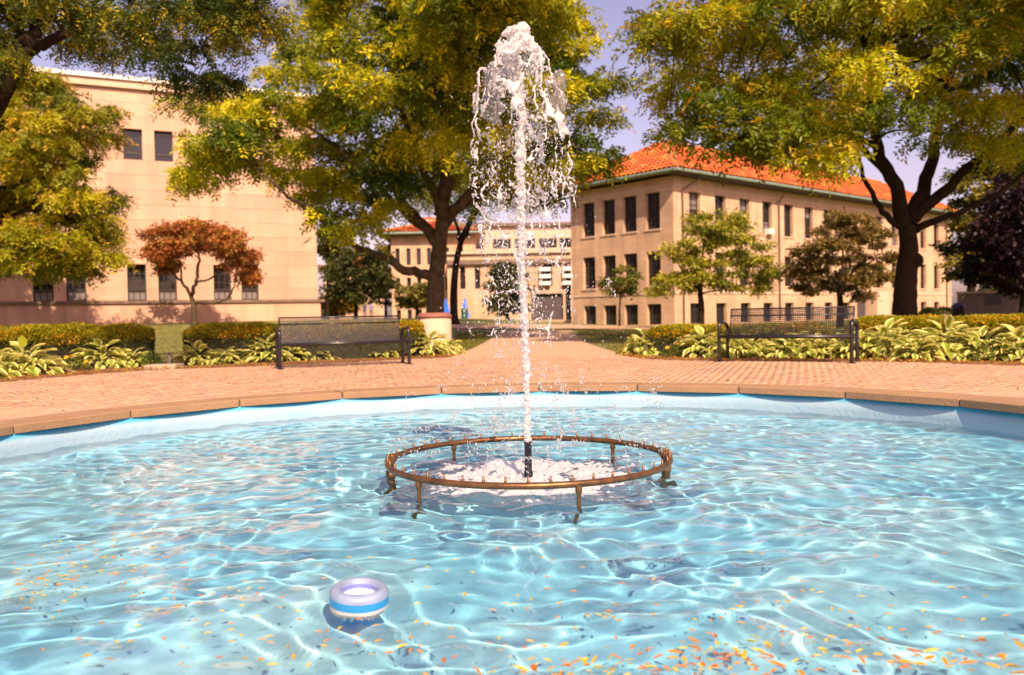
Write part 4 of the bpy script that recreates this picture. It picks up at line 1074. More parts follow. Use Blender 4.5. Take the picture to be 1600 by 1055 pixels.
# ------------------------------------------------------------------ hostas, flowers, small plants
def hosta_leaf_mesh(L, W, fold, droop):
    """broad ribbed leaf: cream margin, green heart"""
    rows_, cols_ = 7, 7; V = []; T = []
    prof = [0.10, .62, .95, 1.0, .82, .48, .03]
    for i in range(rows_):
        s = i / (rows_ - 1)
        for j in range(cols_):
            x = (j / (cols_ - 1) * 2 - 1)
            y = s * L; z = -droop * L * s * s + fold * W * (abs(x) ** 1.3) * prof[i] + .012 * math.sin(5 * s + 3 * x)
            V.append((x * W / 2 * prof[i], y, z))
            edge = abs(x) > .45 or s > .9
            T.append((0.82, 0.74, 0.26) if edge else (0.24, 0.34, 0.03))
    Q = [(i * cols_ + j, i * cols_ + j + 1, (i + 1) * cols_ + j + 1, (i + 1) * cols_ + j) for i in range(rows_ - 1) for j in range(cols_ - 1)]
    return np_mesh('leaf', np.array(V), [np.array(Q)], M['leaf'], tint=np.array(T), smooth=True)
HL = [hosta_leaf_mesh(l_, w_, .22, d_) for (l_, w_, d_) in ((.24, .135, .30), (.21, .125, .5), (.27, .14, .2), (.18, .115, .6))]
def hosta(label, u, v, rad, n, hgt=.30):
    p = on_ground(u, v)
    root = thing('hosta_plant', label, 'plant', (p.x, p.y, p.z), random.uniform(0, 6), 'variegated hostas edging the plaza')
    n = int(n * 2.1); rad *= 1.12
    for k in range(n):
        a = 2.399 * k + random.uniform(-.3, .3); f = math.sqrt((k + .5) / n)
        r_ = rad * f * random.uniform(.5, .82); z = hgt * (1.08 - .85 * f * f) * random.uniform(.6, 1.12)
        o = link('leaf', HL[k % 4], root, (r_ * math.cos(a), r_ * math.sin(a), z), (math.radians(58 - 75 * f + random.uniform(-14, 14)), random.uniform(-.3, .3), a - math.pi / 2 + random.uniform(-.35, .35)))
        s_ = random.uniform(.8, 1.2) * (rad / .5) ** .4; o.scale = (s_, s_, s_)
    st = MB()
    for k in range(12):
        a = 2.399 * k; st.tube([(0, 0, 0), (.12 * rad * math.cos(a), .12 * rad * math.sin(a), .1), (.5 * rad * math.cos(a), .5 * rad * math.sin(a), hgt * .8)], .007, 4, cap=False)
    st.build('stalks', M['stalk'], root)
M['stalk'] = basic('green_stalk', (.12, .15, .03), .7)
for (lab, u, v, rad, n, h) in (
    ('broad hosta with one tall round leaf by the long rounded hedge', 40, 588, .62, 46, .34), ('hosta at the outermost end of the left bed', -60, 598, .6, 40, .32),
    ('spiky upright hosta beside yellow marigolds under the long hedge', 160, 578, .58, 52, .36), ('compact hosta right of the lawn gap', 308, 573, .40, 34, .30),
    ('tall hosta close against the left arm of the left bench', 418, 569, .44, 36, .36), ('hosta under the middle of the left bench', 556, 562, .50, 38, .28), ('small hosta below the left bench seat', 500, 565, .34, 24, .20),
    ('hosta between the left bench and the walk', 668, 559, .52, 44, .40), ('hosta at the corner of the left bed beside the walk', 700, 556, .36, 26, .22),
    ('hosta left of the single tall leaf', -8, 592, .5, 36, .30), ('hosta between the marigolds and the lawn gap', 205, 576, .40, 30, .26), ('small hosta between the compact one and the bench', 348, 572, .34, 24, .24),
    ('hosta just inside the left leg of the left bench', 456, 567, .36, 26, .26), ('hosta under the right third of the left bench', 598, 561, .42, 32, .28), ('leafy hosta between the right bed corner and the bench', 1056, 556, .46, 36, .34),
    ('hosta at the left leg of the right bench', 1142, 561, .42, 32, .30), ('hosta under the right half of the right bench', 1276, 562, .44, 32, .28), ('hosta touching the right arm of the right bench', 1348, 563, .42, 32, .34), ('hosta between the big one and the bed end', 1534, 565, .46, 36, .34),
    ('hosta at the corner of the right bed beside the walk', 1012, 557, .56, 50, .34), ('hosta by the left arm of the right bench', 1100, 560, .52, 46, .36),
    ('shaded green hosta under the right bench seat', 1240, 561, .56, 44, .30), ('hosta under the left half of the right bench', 1175, 561, .46, 34, .26), ('small hosta by the right leg of the right bench', 1308, 562, .36, 24, .24),
    ('big hosta right of the right bench', 1385, 563, .60, 54, .42), ('big hosta before the long clipped hedge', 1478, 564, .66, 58, .44), ('low hosta filling the gap along the hedge foot', 1432, 566, .40, 28, .26), ('hosta at the outermost end of the right bed', 1592, 567, .50, 40, .34)):
    hosta(lab, u, v - 3, rad, n, h)
# one tall yellow-green leaf standing out of the left hosta
pl = on_ground(38, 585); tl = thing('tall_leaf_stem', 'single broad yellow green leaf on a tall stem among hostas', 'plant', (pl.x, pl.y, pl.z))
MB().tube([(0, 0, 0), (.01, 0, .3), (0, 0, .5)], .008, 5).build('stem', M['stalk'], tl)
V = np.array([(0, 0, .44), (-.08, -.01, .50), (.07, -.01, .49), (-.07, -.03, .60), (.08, -.03, .58), (.01, -.05, .66)])
link('leaf', np_mesh('leaf', V, [np.array([(0, 2, 4, 3)]), np.array([(0, 3, 1), (3, 4, 5)])], M['leaf'], tint=np.tile((.36, .40, .03), (6, 1))), tl)
def bushlet(label, u, v, rad, hgt, flowers, col, n=700, name='marigold', cat='flowers'):
    p = on_ground(u, v); root = thing(name, label, cat, (p.x, p.y, p.z), 0, 'small bedding plants')
    a = rng.uniform(0, 2 * math.pi, n); f = np.sqrt(rng.random(n)); zz = hgt * (1 - f ** 2.2) * rng.uniform(.35, 1.05, n) + .02
    P = np.c_[np.cos(a) * f * rad, np.sin(a) * f * rad, zz]
    D = np.c_[np.cos(a) * f, np.sin(a) * f, .7 + 0 * a] + rng.normal(size=(n, 3)) * .5
    link('foliage', leaf_mesh('foliage', P, D, rng.uniform(.04, .08, n), rng.uniform(.014, .026, n), np.array(col)[None] * rng.uniform(.6, 1.4, (n, 1)), M['leaf']), root)
    for k in range(flowers):
        a_ = random.uniform(0, 6.28); f_ = random.uniform(.1, .85)
        fm_ = _flower(); link('flower', fm_, root, (math.cos(a_) * f_ * rad, math.sin(a_) * f_ * rad, hgt * (1 - f_ ** 2.2) + .05), (random.uniform(-.5, .9), random.uniform(-.4, .4), 0))
_fl = []
def _flower():
    if not _fl:
        m_ = MB()
        for ring, (r_, z) in enumerate(((.036, 0), (.027, .010), (.016, .018))):
            for k in range(9):
                a = 2 * math.pi * (k + .5 * ring) / 9; b = .36
                m_.add([(0, 0, z - .008), (r_ * math.cos(a - b), r_ * math.sin(a - b), z), (r_ * 1.12 * math.cos(a), r_ * 1.12 * math.sin(a), z - .004), (r_ * math.cos(a + b), r_ * math.sin(a + b), z)], [(0, 1, 2, 3)])
        _fl.append(m_.mesh('flower', M['yellow_petal']))
    return _fl[0]
GR = (.12, .145, .02)
for (lab, u, v, r_, h, nf) in (('yellow marigolds between the two left hostas', 105, 582, .38, .22, 6), ('yellow marigolds beside the tall hosta at the bench', 372, 569, .26, .26, 3), ('marigolds with three blooms under the left bench', 480, 564, .30, .22, 4),
                               ('marigolds by the right leg of the left bench', 622, 560, .26, .30, 3), ('marigolds low by the right bed corner', 1058, 560, .28, .2, 2), ('green bedding plant by the right leg of the right bench', 1325, 562, .24, .28, 0), ('green bedding plants at the end of the right bed', 1545, 566, .3, .22, 0)):
    bushlet(lab, u, v - 2, r_, h, nf, GR)
bushlet('small bright green bush at the end of the long rounded hedge', 236, 573, .17, .26, 0, (.10, .17, .02), 420, 'small_bush', 'bush')
# fallen leaves drifted along the bed edge
def litter():
    P = []
    for E_ in (edge_l, edge_r):
        for a, b in zip(E_[:-1], E_[1:]):
            for _ in range(int((b - a).length * 210)):
                q = a.lerp(b, random.random()); d = Vector((q.x - PCX, q.y - PCY, 0)).normalized()
                q = q + d * (abs(random.gauss(0, .22)) - .08); P.append((q.x, q.y, .012 + random.uniform(0, .03)))
    for _ in range(240):
        r_ = random.uniform(4.9, 9.6); a = random.uniform(.3, 2.9); x, y = polar(r_, a); P.append((x, y, .006))
    P = np.array(P); n = len(P)
    D = rng.normal(size=(n, 3)) * np.array([1, 1, .25])
    T = np.array([(.46, .20, .02), (.50, .32, .03), (.26, .12, .02)])[rng.integers(0, 3, n)] * rng.uniform(.7, 1.2, (n, 1))
    o = tag(link('leaf_litter', leaf_mesh('leaf_litter', P, D, rng.uniform(.03, .06, n), rng.uniform(.012, .024, n), T, M['leaf'])), 'small orange fallen leaves drifted along the bed edges', 'leaves'); o['kind'] = 'stuff'
litter()
# grass blades on the nearer lawns
def blades():
    regs = [[(700, 556), (716, 520), (775, 518), (745, 542), (722, 553)], [(985, 556), (905, 524), (900, 514), (1000, 512), (1010, 535)], [(246, 566), (246, 510), (285, 506), (282, 566)]]
    P = []
    for rg in regs:
        us = [p[0] for p in rg]; vs = [p[1] for p in rg]
        g = [on_ground(*p) for p in rg]
        xs = [q.x for q in g]; ys = [q.y for q in g]; poly = [(q.x, q.y) for q in g]
        n = int(min(14000, (max(xs) - min(xs)) * (max(ys) - min(ys)) * 320))
        x = rng.uniform(min(xs), max(xs), n); y = rng.uniform(min(ys), max(ys), n)
        k = np.array([inside(poly, a, b) for a, b in zip(x, y)]); P.append(np.c_[x[k], y[k], gz(x[k], y[k]) - .03])
    P = np.concatenate(P); n = len(P)
    D = rng.normal(size=(n, 3)) * .45 + np.array([0, 0, 1])
    T = np.array((.13, .15, .02))[None] * rng.uniform(.6, 1.5, (n, 1)) * np.c_[rng.uniform(.8, 1.6, n), np.ones(n), np.ones(n)]
    o = tag(link('grass', leaf_mesh('grass', P, D, rng.uniform(.05, .10, n), rng.uniform(.012, .02, n), T, M['leaf'])), 'short green grass blades on the lawns beside the walk', 'grass'); o['kind'] = 'stuff'
blades()

# ------------------------------------------------------------------ benches
def bench(label, pa, pb):
    """steel mesh bench; pa, pb = ground points of the two front legs"""
    d = (pb - pa); L = d.length; ang = math.atan2(d.y, d.x)
    root = thing('park_bench', label, 'bench', (pa.x, pa.y, 0), ang, 'black mesh benches facing the pool')
    # local: x along the bench, y away from the pool
    def leg(x, nm):
        m_ = MB()
        loop = curve_pts([(x, 0, 0), (x, 0, .36), (x, .005, .56), (x, .05, .635), (x, .16, .645), (x, .30, .63), (x, .40, .60), (x, .455, .54), (x, .45, .40), (x, .44, .22), (x, .47, 0)], 5)
        m_.tube(loop, .030, 10)
        o = m_.build(nm, M['bench'], root, True)
        for y in (0, .47): MB().box((x, y, .006), (.12, .10, .012)).build('foot_plate', M['bench'], o)
    leg(0, 'leg'); leg(L, 'leg')
    def panel(nm, c0, ax_up, h, wires_x, wires_u):
        """framed wire mesh from x=.05 to L-.05; ax_up runs up the panel"""
        c0, ax_up = Vector(c0), Vector(ax_up).normalized(); nr = ax_up.cross(Vector((1, 0, 0)))
        m_ = MB(); x0, x1 = .05, L - .05
        def strip(p, q, w_, axis):
            p, q = Vector(p), Vector(q); s = Vector(axis).normalized() * w_ / 2; t_ = nr * .0035
            m_.add([p - s - t_, q - s - t_, q + s - t_, p + s - t_, p - s + t_, q - s + t_, q + s + t_, p + s + t_], [(0, 1, 2, 3), (7, 6, 5, 4), (0, 4, 5, 1), (2, 6, 7, 3)])
        for k in range(wires_x + 1):
            x = x0 + (x1 - x0) * k / wires_x; strip(c0 + Vector((x, 0, 0)), c0 + Vector((x, 0, 0)) + ax_up * h, .0095, (1, 0, 0))
        for k in range(wires_u + 1):
            u_ = h * k / wires_u; strip(c0 + Vector((x0, 0, 0)) + ax_up * u_ + nr * .001, c0 + Vector((x1, 0, 0)) + ax_up * u_ + nr * .001, .0095, ax_up)
        pm = m_.build(nm, M['bench'], root)
        fr_ = MB(); P = [c0 + Vector((x0, 0, 0)), c0 + Vector((x1, 0, 0)), c0 + Vector((x1, 0, 0)) + ax_up * h, c0 + Vector((x0, 0, 0)) + ax_up * h]
        for a, b in zip(P, P[1:] + P[:1]): fr_.tube([a, b], .013, 8)
        fr_.build('panel_frame', M['bench'], pm, True)
        return pm
    back = panel('backrest', (0, .40, .40), (0, .26, 1), .48, 68, 15)
    for hgt in (.36,): MB().tube([Vector((.05, .40 + .25 * hgt * .97, .40 + hgt * .97)), Vector((L - .05, .40 + .25 * hgt * .97, .40 + hgt * .97))], .011, 8).build('stiffener', M['bench'], back, True)
    seat = panel('seat', (0, -.02, .425), (0, 1, -.06), .43, 74, 15)
    MB().tube([(.0, -.02, .405), (L, -.02, .405)], .022, 8).build('front_rail', M['bench'], seat, True)
    MB().tube([(.0, .42, .385), (L, .42, .385)], .020, 8).build('rear_rail', M['bench'], seat, True)
    for x in (L * .33, L * .67): MB().box((x, .2, .402), (.04, .42, .02)).build('brace', M['bench'], seat)
bench('black steel mesh bench between the stone hall and the walk', on_ground(438, 577), on_ground(639.5, 569.5))
bench('black steel mesh bench facing the pool before the tan building', on_ground(1124, 565.5), on_ground(1331, 568))

# round planter, posts, umbrellas, bin, distant people
pb_ = gp(680, 540, 22.0)
pt = thing('round_planter', 'round aggregate concrete planter with red brown cap beside the walk', 'planter', (pb_.x, pb_.y, pb_.z))
MB().lathe([(.43, -.15), (.435, .05), (.43, .80), (.40, .82)], seg=40).build('planter_drum', M['planter'], pt, True)
MB().lathe([(.40, .80), (.455, .81), (.46, .85), (.42, .90), (.40, .93), (.33, .94), (.32, .86), (.001, .86)], seg=40).build('planter_cap', M['cap'], pt, True)
pp = gp(265, 556, 15.9); ps = thing('short_post', 'short dark marker post in the lawn gap between hedges', 'post', (pp.x, pp.y, pp.z))
MB().tube([(0, 0, 0), (0, 0, .22)], .02, 8).build('post_body', M['pole'], ps); MB().lathe([(.001, .25), (.02, .245), (.026, .22), (.02, .21)], seg=10).build('post_cap', M['dark'], ps)
pp = gp(257, 568, 15.2); ss = tag(MB().box((0, 0, .03), (.55, .4, .08)).build('stepping_stone', M['stone_joint'], None, loc=(pp.x, pp.y, pp.z)), 'flat stepping stone in the gap between the two left hedges', 'stone')
def umbrella(label, u, v0, v1, Y):
    b = gp(u, v0, Y); b.z = float(gz(b.x, b.y)); top = at(u, v1, Y).z - b.z
    root = thing('closed_umbrella', label, 'umbrella', (b.x, b.y, b.z), 0, 'closed blue patio umbrellas')
    MB().tube([(0, 0, 0), (0, 0, top)], .03, 6).build('pole', M['pole'], root)
    m_ = MB(); prof = [(.03, top), (.10, top - .15), (.20, top - .6), (.30, top - 1.1), (.34, top - 1.45), (.12, top - 1.5)]
    V = []; seg = 16
    for (r_, z) in prof:
        for k in range(seg):
            a = 2 * math.pi * k / seg; q = r_ * (1 if k % 2 else .68); V.append((q * math.cos(a), q * math.sin(a), z))
    m_.add(V, [(i * seg + k, i * seg + (k + 1) % seg, (i + 1) * seg + (k + 1) % seg, (i + 1) * seg + k) for i in range(len(prof) - 1) for k in range(seg)])
    m_.build('canopy', M['umb'], root)
    MB().lathe([(.001, .12), (.28, .10), (.30, 0)], seg=16).build('base', M['pole'], root)
umbrella('closed blue patio umbrella between the two locust trunks', 697.5, 505, 467, 62)
umbrella('closed blue patio umbrella above the green litter bin', 727, 505, 466, 62)
bp_ = gp(726, 500, 60); bn = thing('litter_bin', 'green litter bin below the closed blue umbrella', 'bin', (bp_.x, bp_.y, bp_.z))
MB().lathe([(.22, 0), (.25, .55), (.26, .6)], seg=16).build('bin_body', M['bin'], bn); MB().lathe([(.27, .58), (.25, .68), (.12, .75), (.001, .76)], seg=16).build('bin_lid', M['bin'], bn, True)
bp_ = gp(1497, 498, 44); bn = thing('trash_can', 'black domed trash can at the end of the tan building', 'bin', (bp_.x, bp_.y, bp_.z))
MB().lathe([(.30, 0), (.32, .75), (.34, .8)], seg=18).build('can_body', M['bench'], bn, True); MB().lathe([(.35, .78), (.33, .95), (.18, 1.10), (.001, 1.14)], seg=18).build('can_lid', M['bench'], bn, True)
for (lab, u, v) in (('small trimmed shrub at the foot of the tan building', 1453, 499), ('small trimmed shrub beside the far downpipe', 1476, 499)):
    p = gp(u, v, 54); p.z = 0.0
    n = 900; d = rng.normal(size=(n, 3)); d /= np.linalg.norm(d, axis=1, keepdims=True); d[:, 2] = np.abs(d[:, 2])
    s_ = tag(link('trimmed_shrub', leaf_mesh('trimmed_shrub', d * np.array([.75, .75, .75]) * rng.uniform(.8, 1.05, (n, 1)) + np.array([0, 0, .1]), d + rng.normal(size=(n, 3)) * .6, rng.uniform(.12, .2, n), rng.uniform(.08, .12, n), np.array((.11, .13, .02))[None] * rng.uniform(.6, 1.5, (n, 1)), M['leaf']), loc=p), lab, 'shrub', 'trimmed shrubs by the wall')

def person(label, u, v0, v1, Y, cloth, step):
    b = gp(u, v0, Y); h = 1.7
    root = thing('person', label, 'person', (b.x, b.y, b.z), 0, 'distant walkers')
    J = {'pel': (0, 0, .93), 'chest': (0, 0, 1.30), 'neck': (0, 0, 1.46), 'head': (0, -.01, 1.58), 'top': (0, 0, 1.69)}
    pts = [J['pel'], J['chest'], J['neck'], J['head'], J['top']]; rad = [.15, .17, .06, .095, .06]; ed = [(0, 1), (1, 2), (2, 3), (3, 4)]
    for s in (-1, 1):
        n0 = len(pts); pts += [(s * .09, 0, .88), (s * .10, -.04 * s * step, .50), (s * .10, .12 * s * step, .08), (s * .11, .12 * s * step - .14, .03)]; rad += [.095, .062, .045, .04]; ed += [(0, n0), (n0, n0 + 1), (n0 + 1, n0 + 2), (n0 + 2, n0 + 3)]
        n0 = len(pts); pts += [(s * .19, 0, 1.38), (s * .24, -.03 * s * step, 1.10), (s * .23, -.10 * s * step - .05, .86), (s * .23, -.12 * s * step - .07, .78)]; rad += [.06, .048, .036, .03]; ed += [(1, n0), (n0, n0 + 1), (n0 + 1, n0 + 2), (n0 + 2, n0 + 3)]
    me = bpy.data.meshes.new('body'); me.from_pydata(pts, ed, []); o = link('body', me, root)
    mo = o.modifiers.new('skin', 'SKIN'); o.modifiers.new('sub', 'SUBSURF').levels = 1
    for i, r_ in enumerate(rad): me.skin_vertices[0].data[i].radius = (r_, r_ * .8)
    me.skin_vertices[0].data[0].use_root = True
    dg = bpy.context.evaluated_depsgraph_get(); m2 = bpy.data.meshes.new_from_object(o.evaluated_get(dg)); o.modifiers.clear(); o.data = m2
    m2.materials.clear()
    for k in (cloth, M['skin'], M['cloth_a']): m2.materials.append(k)
    for p in m2.polygons:
        z = p.center.z; p.material_index = 1 if (z > 1.45 or (z < .86 and abs(p.center.x) > .19)) else (2 if z < .9 else 0)
        p.use_smooth = True
    MB().lathe([(.001, 1.715), (.06, 1.70), (.098, 1.64), (.10, 1.58), (.07, 1.54)], (0, .02, 0), 12).build('hair', M['hair'], root, True)
person('distant walker in dark clothes on the path behind the left bench', 570, 497, 483, 88, M['cloth_a'], 1)
person('distant walker in grey violet top beside the darker walker', 580, 497, 482, 87, M['cloth_b'], -1)

# ------------------------------------------------------------------ fountain
RR, RZ, PR = .91, -.123, .0198
ring = thing('fountain_ring', 'brown bronze pipe ring with upright nozzles standing in the pool', 'fountain', (PCX, PCY, RZ))
MB().tube([(RR * math.cos(a), RR * math.sin(a), 0) for a in np.linspace(0, 2 * math.pi, 97)[:-1]], PR, 12, closed=True).build('pipe_ring', M['bronze'], ring, True)
nz = MB().lathe([(.0075, 0), (.0085, .012), (.006, .016), (.0058, .034), (.001, .034)], seg=8).mesh('nozzle', M['bronze_dark'], True)
NN = 46
for k in range(NN):
    a = 2 * math.pi * (k + .35) / NN; link('nozzle', nz, ring, (RR * math.cos(a), RR * math.sin(a), PR - .003), (random.uniform(-.05, .05), random.uniform(-.05, .05), 0))
def legm(r_, L): return MB().lathe([(r_ * 1.5, .004), (r_ * 1.6, -.03), (r_ * 1.15, -.042), (r_, -.05), (r_, -L * .8), (r_ * 1.12, -L)], seg=12).mesh('leg', M['bronze_dark'], True)
lm_ = legm(.0125, FLOOR_Z * -1 + RZ)
legs = [(656, 748), (906, 757), (717, 694), (958, 690)]
for (u, v) in legs:
    p = at(u, v, PCY); d = ray(u, v); k = (RZ - EYE) / d.z; q = Vector((d.x * k, d.y * k, 0)); a = math.atan2(q.y - PCY, q.x - PCX)
    link('leg', lm_, ring, (RR * math.cos(a), RR * math.sin(a), -PR + .006))
# union fittings left and right, where the supply comes up
for a in (math.radians(4), math.radians(176)):
    x, y = RR * math.cos(a), RR * math.sin(a)
    MB().lathe([(.001, .034), (.026, .032), (.033, .018), (.033, -.018), (.026, -.032), (.026, -.075), (.036, -.078), (.036, -.115), (.028, -.12), (.028, -.5)], (x, y, 0), 14).build('supply_riser', M['bronze_dark'], ring, True)
    for s in (-1, 1):
        a2 = a + s * .055; t_ = Vector((-math.sin(a2), math.cos(a2), 0)); c = Vector((RR * math.cos(a2), RR * math.sin(a2), 0))
        MB().tube([c - t_ * .022, c + t_ * .022], .030, 8).build('union_nut', M['bronze_dark'], ring)
JX, JY = at(825, 700, PCY).x, PCY
nzl = thing('jet_nozzle', 'black upright jet nozzle in the middle of the bronze ring', 'nozzle', (JX, JY, FLOOR_Z))
zt = -.012 - FLOOR_Z
MB().lathe([(.030, 0), (.030, zt - .20), (.024, zt - .19), (.024, zt - .02), (.026, zt - .018), (.026, zt), (.019, zt), (.019, zt - .05)], seg=20).build('nozzle_tube', M['black_nozzle'], nzl, True)
MB().lathe([(.12, 0), (.12, .02), (.05, .04), (.04, .10), (.031, .11)], seg=20).build('nozzle_base', M['bronze_dark'], nzl, True)

# water thrown up by the jet
_ico = None
def ico(sub):
    bm = bmesh.new(); bmesh.ops.create_icosphere(bm, subdivisions=sub, radius=1)
    V = np.array([tuple(v.co) for v in bm.verts]); Fq = np.array([[v.index for v in f.verts] for f in bm.faces]); bm.free(); return V, Fq
I1, I2 = ico(1), ico(2)
def balls(P, R, I, stretch=None):
    V, Fq = I; n = len(P)
    W_ = V[None] * np.asarray(R)[:, None, None]
    if stretch is not None: W_ = W_ * stretch[:, None, :]
    W_ = W_ + P[:, None]
    return W_.reshape(-1, 3), (np.arange(n)[:, None, None] * len(V) + Fq[None]).reshape(-1, 3)
jet = thing('water_jet', 'white jet of water shooting up and falling back in ragged sheets', 'water jet', (JX, JY, 0))
PROF_Z = [0.55, 0.75, 0.95, 1.10, 1.40, 1.70, 2.00, 2.24, 2.45, 2.56, 2.66, 2.70]
PROF_R = [.20, .22, .235, .26, .315, .33, .315, .285, .20, .14, .07, .015]
def nz3(p, s): return noise.noise(Vector(p) * s)
def build_jet():
    P = []; R = []
    r_ = np.random.default_rng(5)
    # rising column
    for z in np.arange(-.02, 2.45, .0065):
        f = z / 2.45; w_ = .021 + .016 * f
        cx = .014 * math.sin(3.1 * z + 1) * f - .022 * f + .01 * nz3((0, 0, z), 6); cy_ = .012 * math.cos(2.7 * z) * f
        for _ in range(3):
            a = r_.uniform(0, 6.28); q = r_.uniform(.2, 1) * w_; P.append((cx + q * math.cos(a), cy_ + q * math.sin(a), z + r_.uniform(-.01, .01))); R.append(r_.uniform(.007, .013) * (1 + .35 * f))
    # ragged head
    for _ in range(4200):
        z = 2.70 - abs(r_.normal(0, .17)); rr = np.interp(z, PROF_Z, PROF_R)
        a = r_.uniform(0, 6.28); q = rr * math.sqrt(r_.random()) * .92
        p = (q * math.cos(a) - .02, q * math.sin(a), z)
        if nz3(p, 11) > .02 - .6 * max(0, z - 2.5) and nz3(p, 27) > -.22: P.append((p[0] * (1 + .3 * nz3((a * .5, 0, z), 9)), p[1] * (1 + .3 * nz3((a * .5, 5, z), 9)), p[2] + .05 * nz3((p[0], p[1], 0), 14))); R.append(r_.uniform(.006, .014))
    # falling skin torn into a net of strings
    for _ in range(150000):
        z = r_.uniform(.62, 2.52); a = r_.uniform(0, 6.28)
        rr = np.interp(z, PROF_Z, PROF_R) * (1 + .48 * nz3((math.cos(a) * .8, math.sin(a) * .8, z * 1.1), 2.3) + .15 * nz3((math.cos(a), math.sin(a), z * 3), 4)) * (1 if r_.random() < .55 else r_.uniform(.35, 1.05))
        p = (rr * math.cos(a) - .018, rr * math.sin(a), z)
        q = Vector((p[0], p[1], p[2] * .45)); n1 = abs(noise.noise(q * 7.0)); n2 = abs(noise.noise(q * 15 + Vector((9, 3, 1))))
        fade = min(1, max(0, (z - .60) / .9)) ** .8
        tear = noise.noise(Vector(p) * 3.1 + Vector((4, 4, 4))) + .12
        if tear < .06 - .34 * fade - .3 * max(0, z - 1.7): continue
        if n1 < (.030 + .03 * max(0, z - 1.5)) * (.45 + .55 * fade) or (n2 < .040 * fade and n1 < .20): P.append(p); R.append(r_.uniform(.0036, .0078))
    P = np.array(P); R = np.array(R)
    V, Fq = balls(P, R, I1)
    me = np_mesh('column', V, [Fq], M['spray'])
    o = link('water_sheets', me, jet)
    m_ = o.modifiers.new('r', 'REMESH'); m_.mode = 'VOXEL'; m_.voxel_size = .006; m_.use_smooth_shade = True
    s_ = o.modifiers.new('s', 'SMOOTH'); s_.factor = .5; s_.iterations = 3
    dg = bpy.context.evaluated_depsgraph_get(); m2 = bpy.data.meshes.new_from_object(o.evaluated_get(dg)); o.modifiers.clear(); o.data = m2
    print('jet tris', len(m2.polygons))
    # clear bulging films at the shoulders of the jet
    def film(cu, cv, ru, rv, dy, seed):
        c = at(cu, cv, PCY + dy) - jet.location; ru *= PCY / F; rv *= PCY / F
        V = []; nA, nB = 26, 36
        for i in range(nA + 1):
            th = math.pi * (i / nA) * .92 + .1
            for j in range(nB):
                ph = 2 * math.pi * j / nB; d = Vector((math.sin(th) * math.cos(ph), math.sin(th) * math.sin(ph), math.cos(th)))
                k = 1 + .34 * noise.noise(d * 1.6 + Vector((seed, 0, 0))) + .16 * noise.noise(d * 4 + Vector((0, seed, 0))) + .05 * noise.noise(d * 11)
                V.append(c + Vector((d.x * ru * k, d.y * ru * k, d.z * rv * k)))
        m_ = MB().add(V, [(i * nB + j, i * nB + (j + 1) % nB, (i + 1) * nB + (j + 1) % nB, (i + 1) * nB + j) for i in range(nA) for j in range(nB)])
        o = m_.build('water_film', M['film'], jet, True)
        so = o.modifiers.new('t', 'SOLIDIFY'); so.thickness = .0016
    for a in ((772, 128, 17, 22, -.05, 1), (769, 170, 16, 20, .05, 2), (873, 128, 11, 17, 0, 3), (871, 165, 12, 19, -.04, 4)): film(*a)
    # drops flung off
    D = []; S = []
    for _ in range(5000):
        z = r_.uniform(-.2, 2.5) if r_.random() < .75 else r_.uniform(.1, 1.5); a = r_.uniform(0, 6.28)
        sp_ = .30 if z > 1.6 else .30 + .13 * (1.6 - z)
        rr = abs(r_.normal(0, 1)) * sp_ * .62 + .05
        if z < .9: rr = min(rr, .85)
        D.append((rr * math.cos(a), rr * math.sin(a), z)); S.append(.0011 + .0040 * r_.random() ** 4)
    # beads of broken water clumped in falling ropes
    for _ in range(46):
        a = r_.uniform(0, 6.28); rr = abs(r_.normal(.33, .12)); z0 = r_.uniform(-.1, 1.0); ln = r_.uniform(.06, .22); b = r_.uniform(-.4, .4)
        for _ in range(26):
            t = r_.random(); D.append((rr * math.cos(a) + b * ln * t + r_.normal(0, .012), rr * math.sin(a) + r_.normal(0, .012), z0 + ln * t + r_.normal(0, .01))); S.append(.0013 + .0050 * r_.random() ** 3)
    # thin sprays standing over the ring's nozzles
    for k in range(NN):
        a = 2 * math.pi * (k + .35) / NN; hN = r_.uniform(.05, .20) if k % 3 else r_.uniform(.25, .52); back_ = r_.uniform(.04, .22)
        x0, y0 = PCX + RR * math.cos(a) - JX, PCY + RR * math.sin(a) - JY
        for _ in range(int(20 + 110 * hN)):
            t = r_.random() * 1.5; z = RZ + PR + .03 + hN * (1 - (1 - t) ** 2); f = t * back_
            if z < WATER_Z + .02: continue
            D.append((x0 - math.cos(a) * f + r_.normal(0, .004 + .012 * t), y0 - math.sin(a) * f + r_.normal(0, .004 + .012 * t), z)); S.append(.0013 + .0028 * r_.random() ** 2)
    D = np.array(D); S = np.array(S)
    ok = D[:, 2] > WATER_Z + .01; D = D[ok]; S = S[ok]
    st = np.c_[rng.uniform(.8, 1.2, len(D)), rng.uniform(.8, 1.2, len(D)), rng.uniform(1.0, 2.4, len(D))]
    big = S > .0034
    V1, F1 = balls(D[~big], S[~big], I1, st[~big]); V2, F2 = balls(D[big], S[big], I2, st[big])
    V = np.concatenate([V1, V2]); Fq = np.concatenate([F1, F2 + len(V1)])
    o = link('water_drops', np_mesh('water_drops', V, [Fq], M['drop'], smooth=True), jet); o['kind'] = 'stuff'
build_jet()
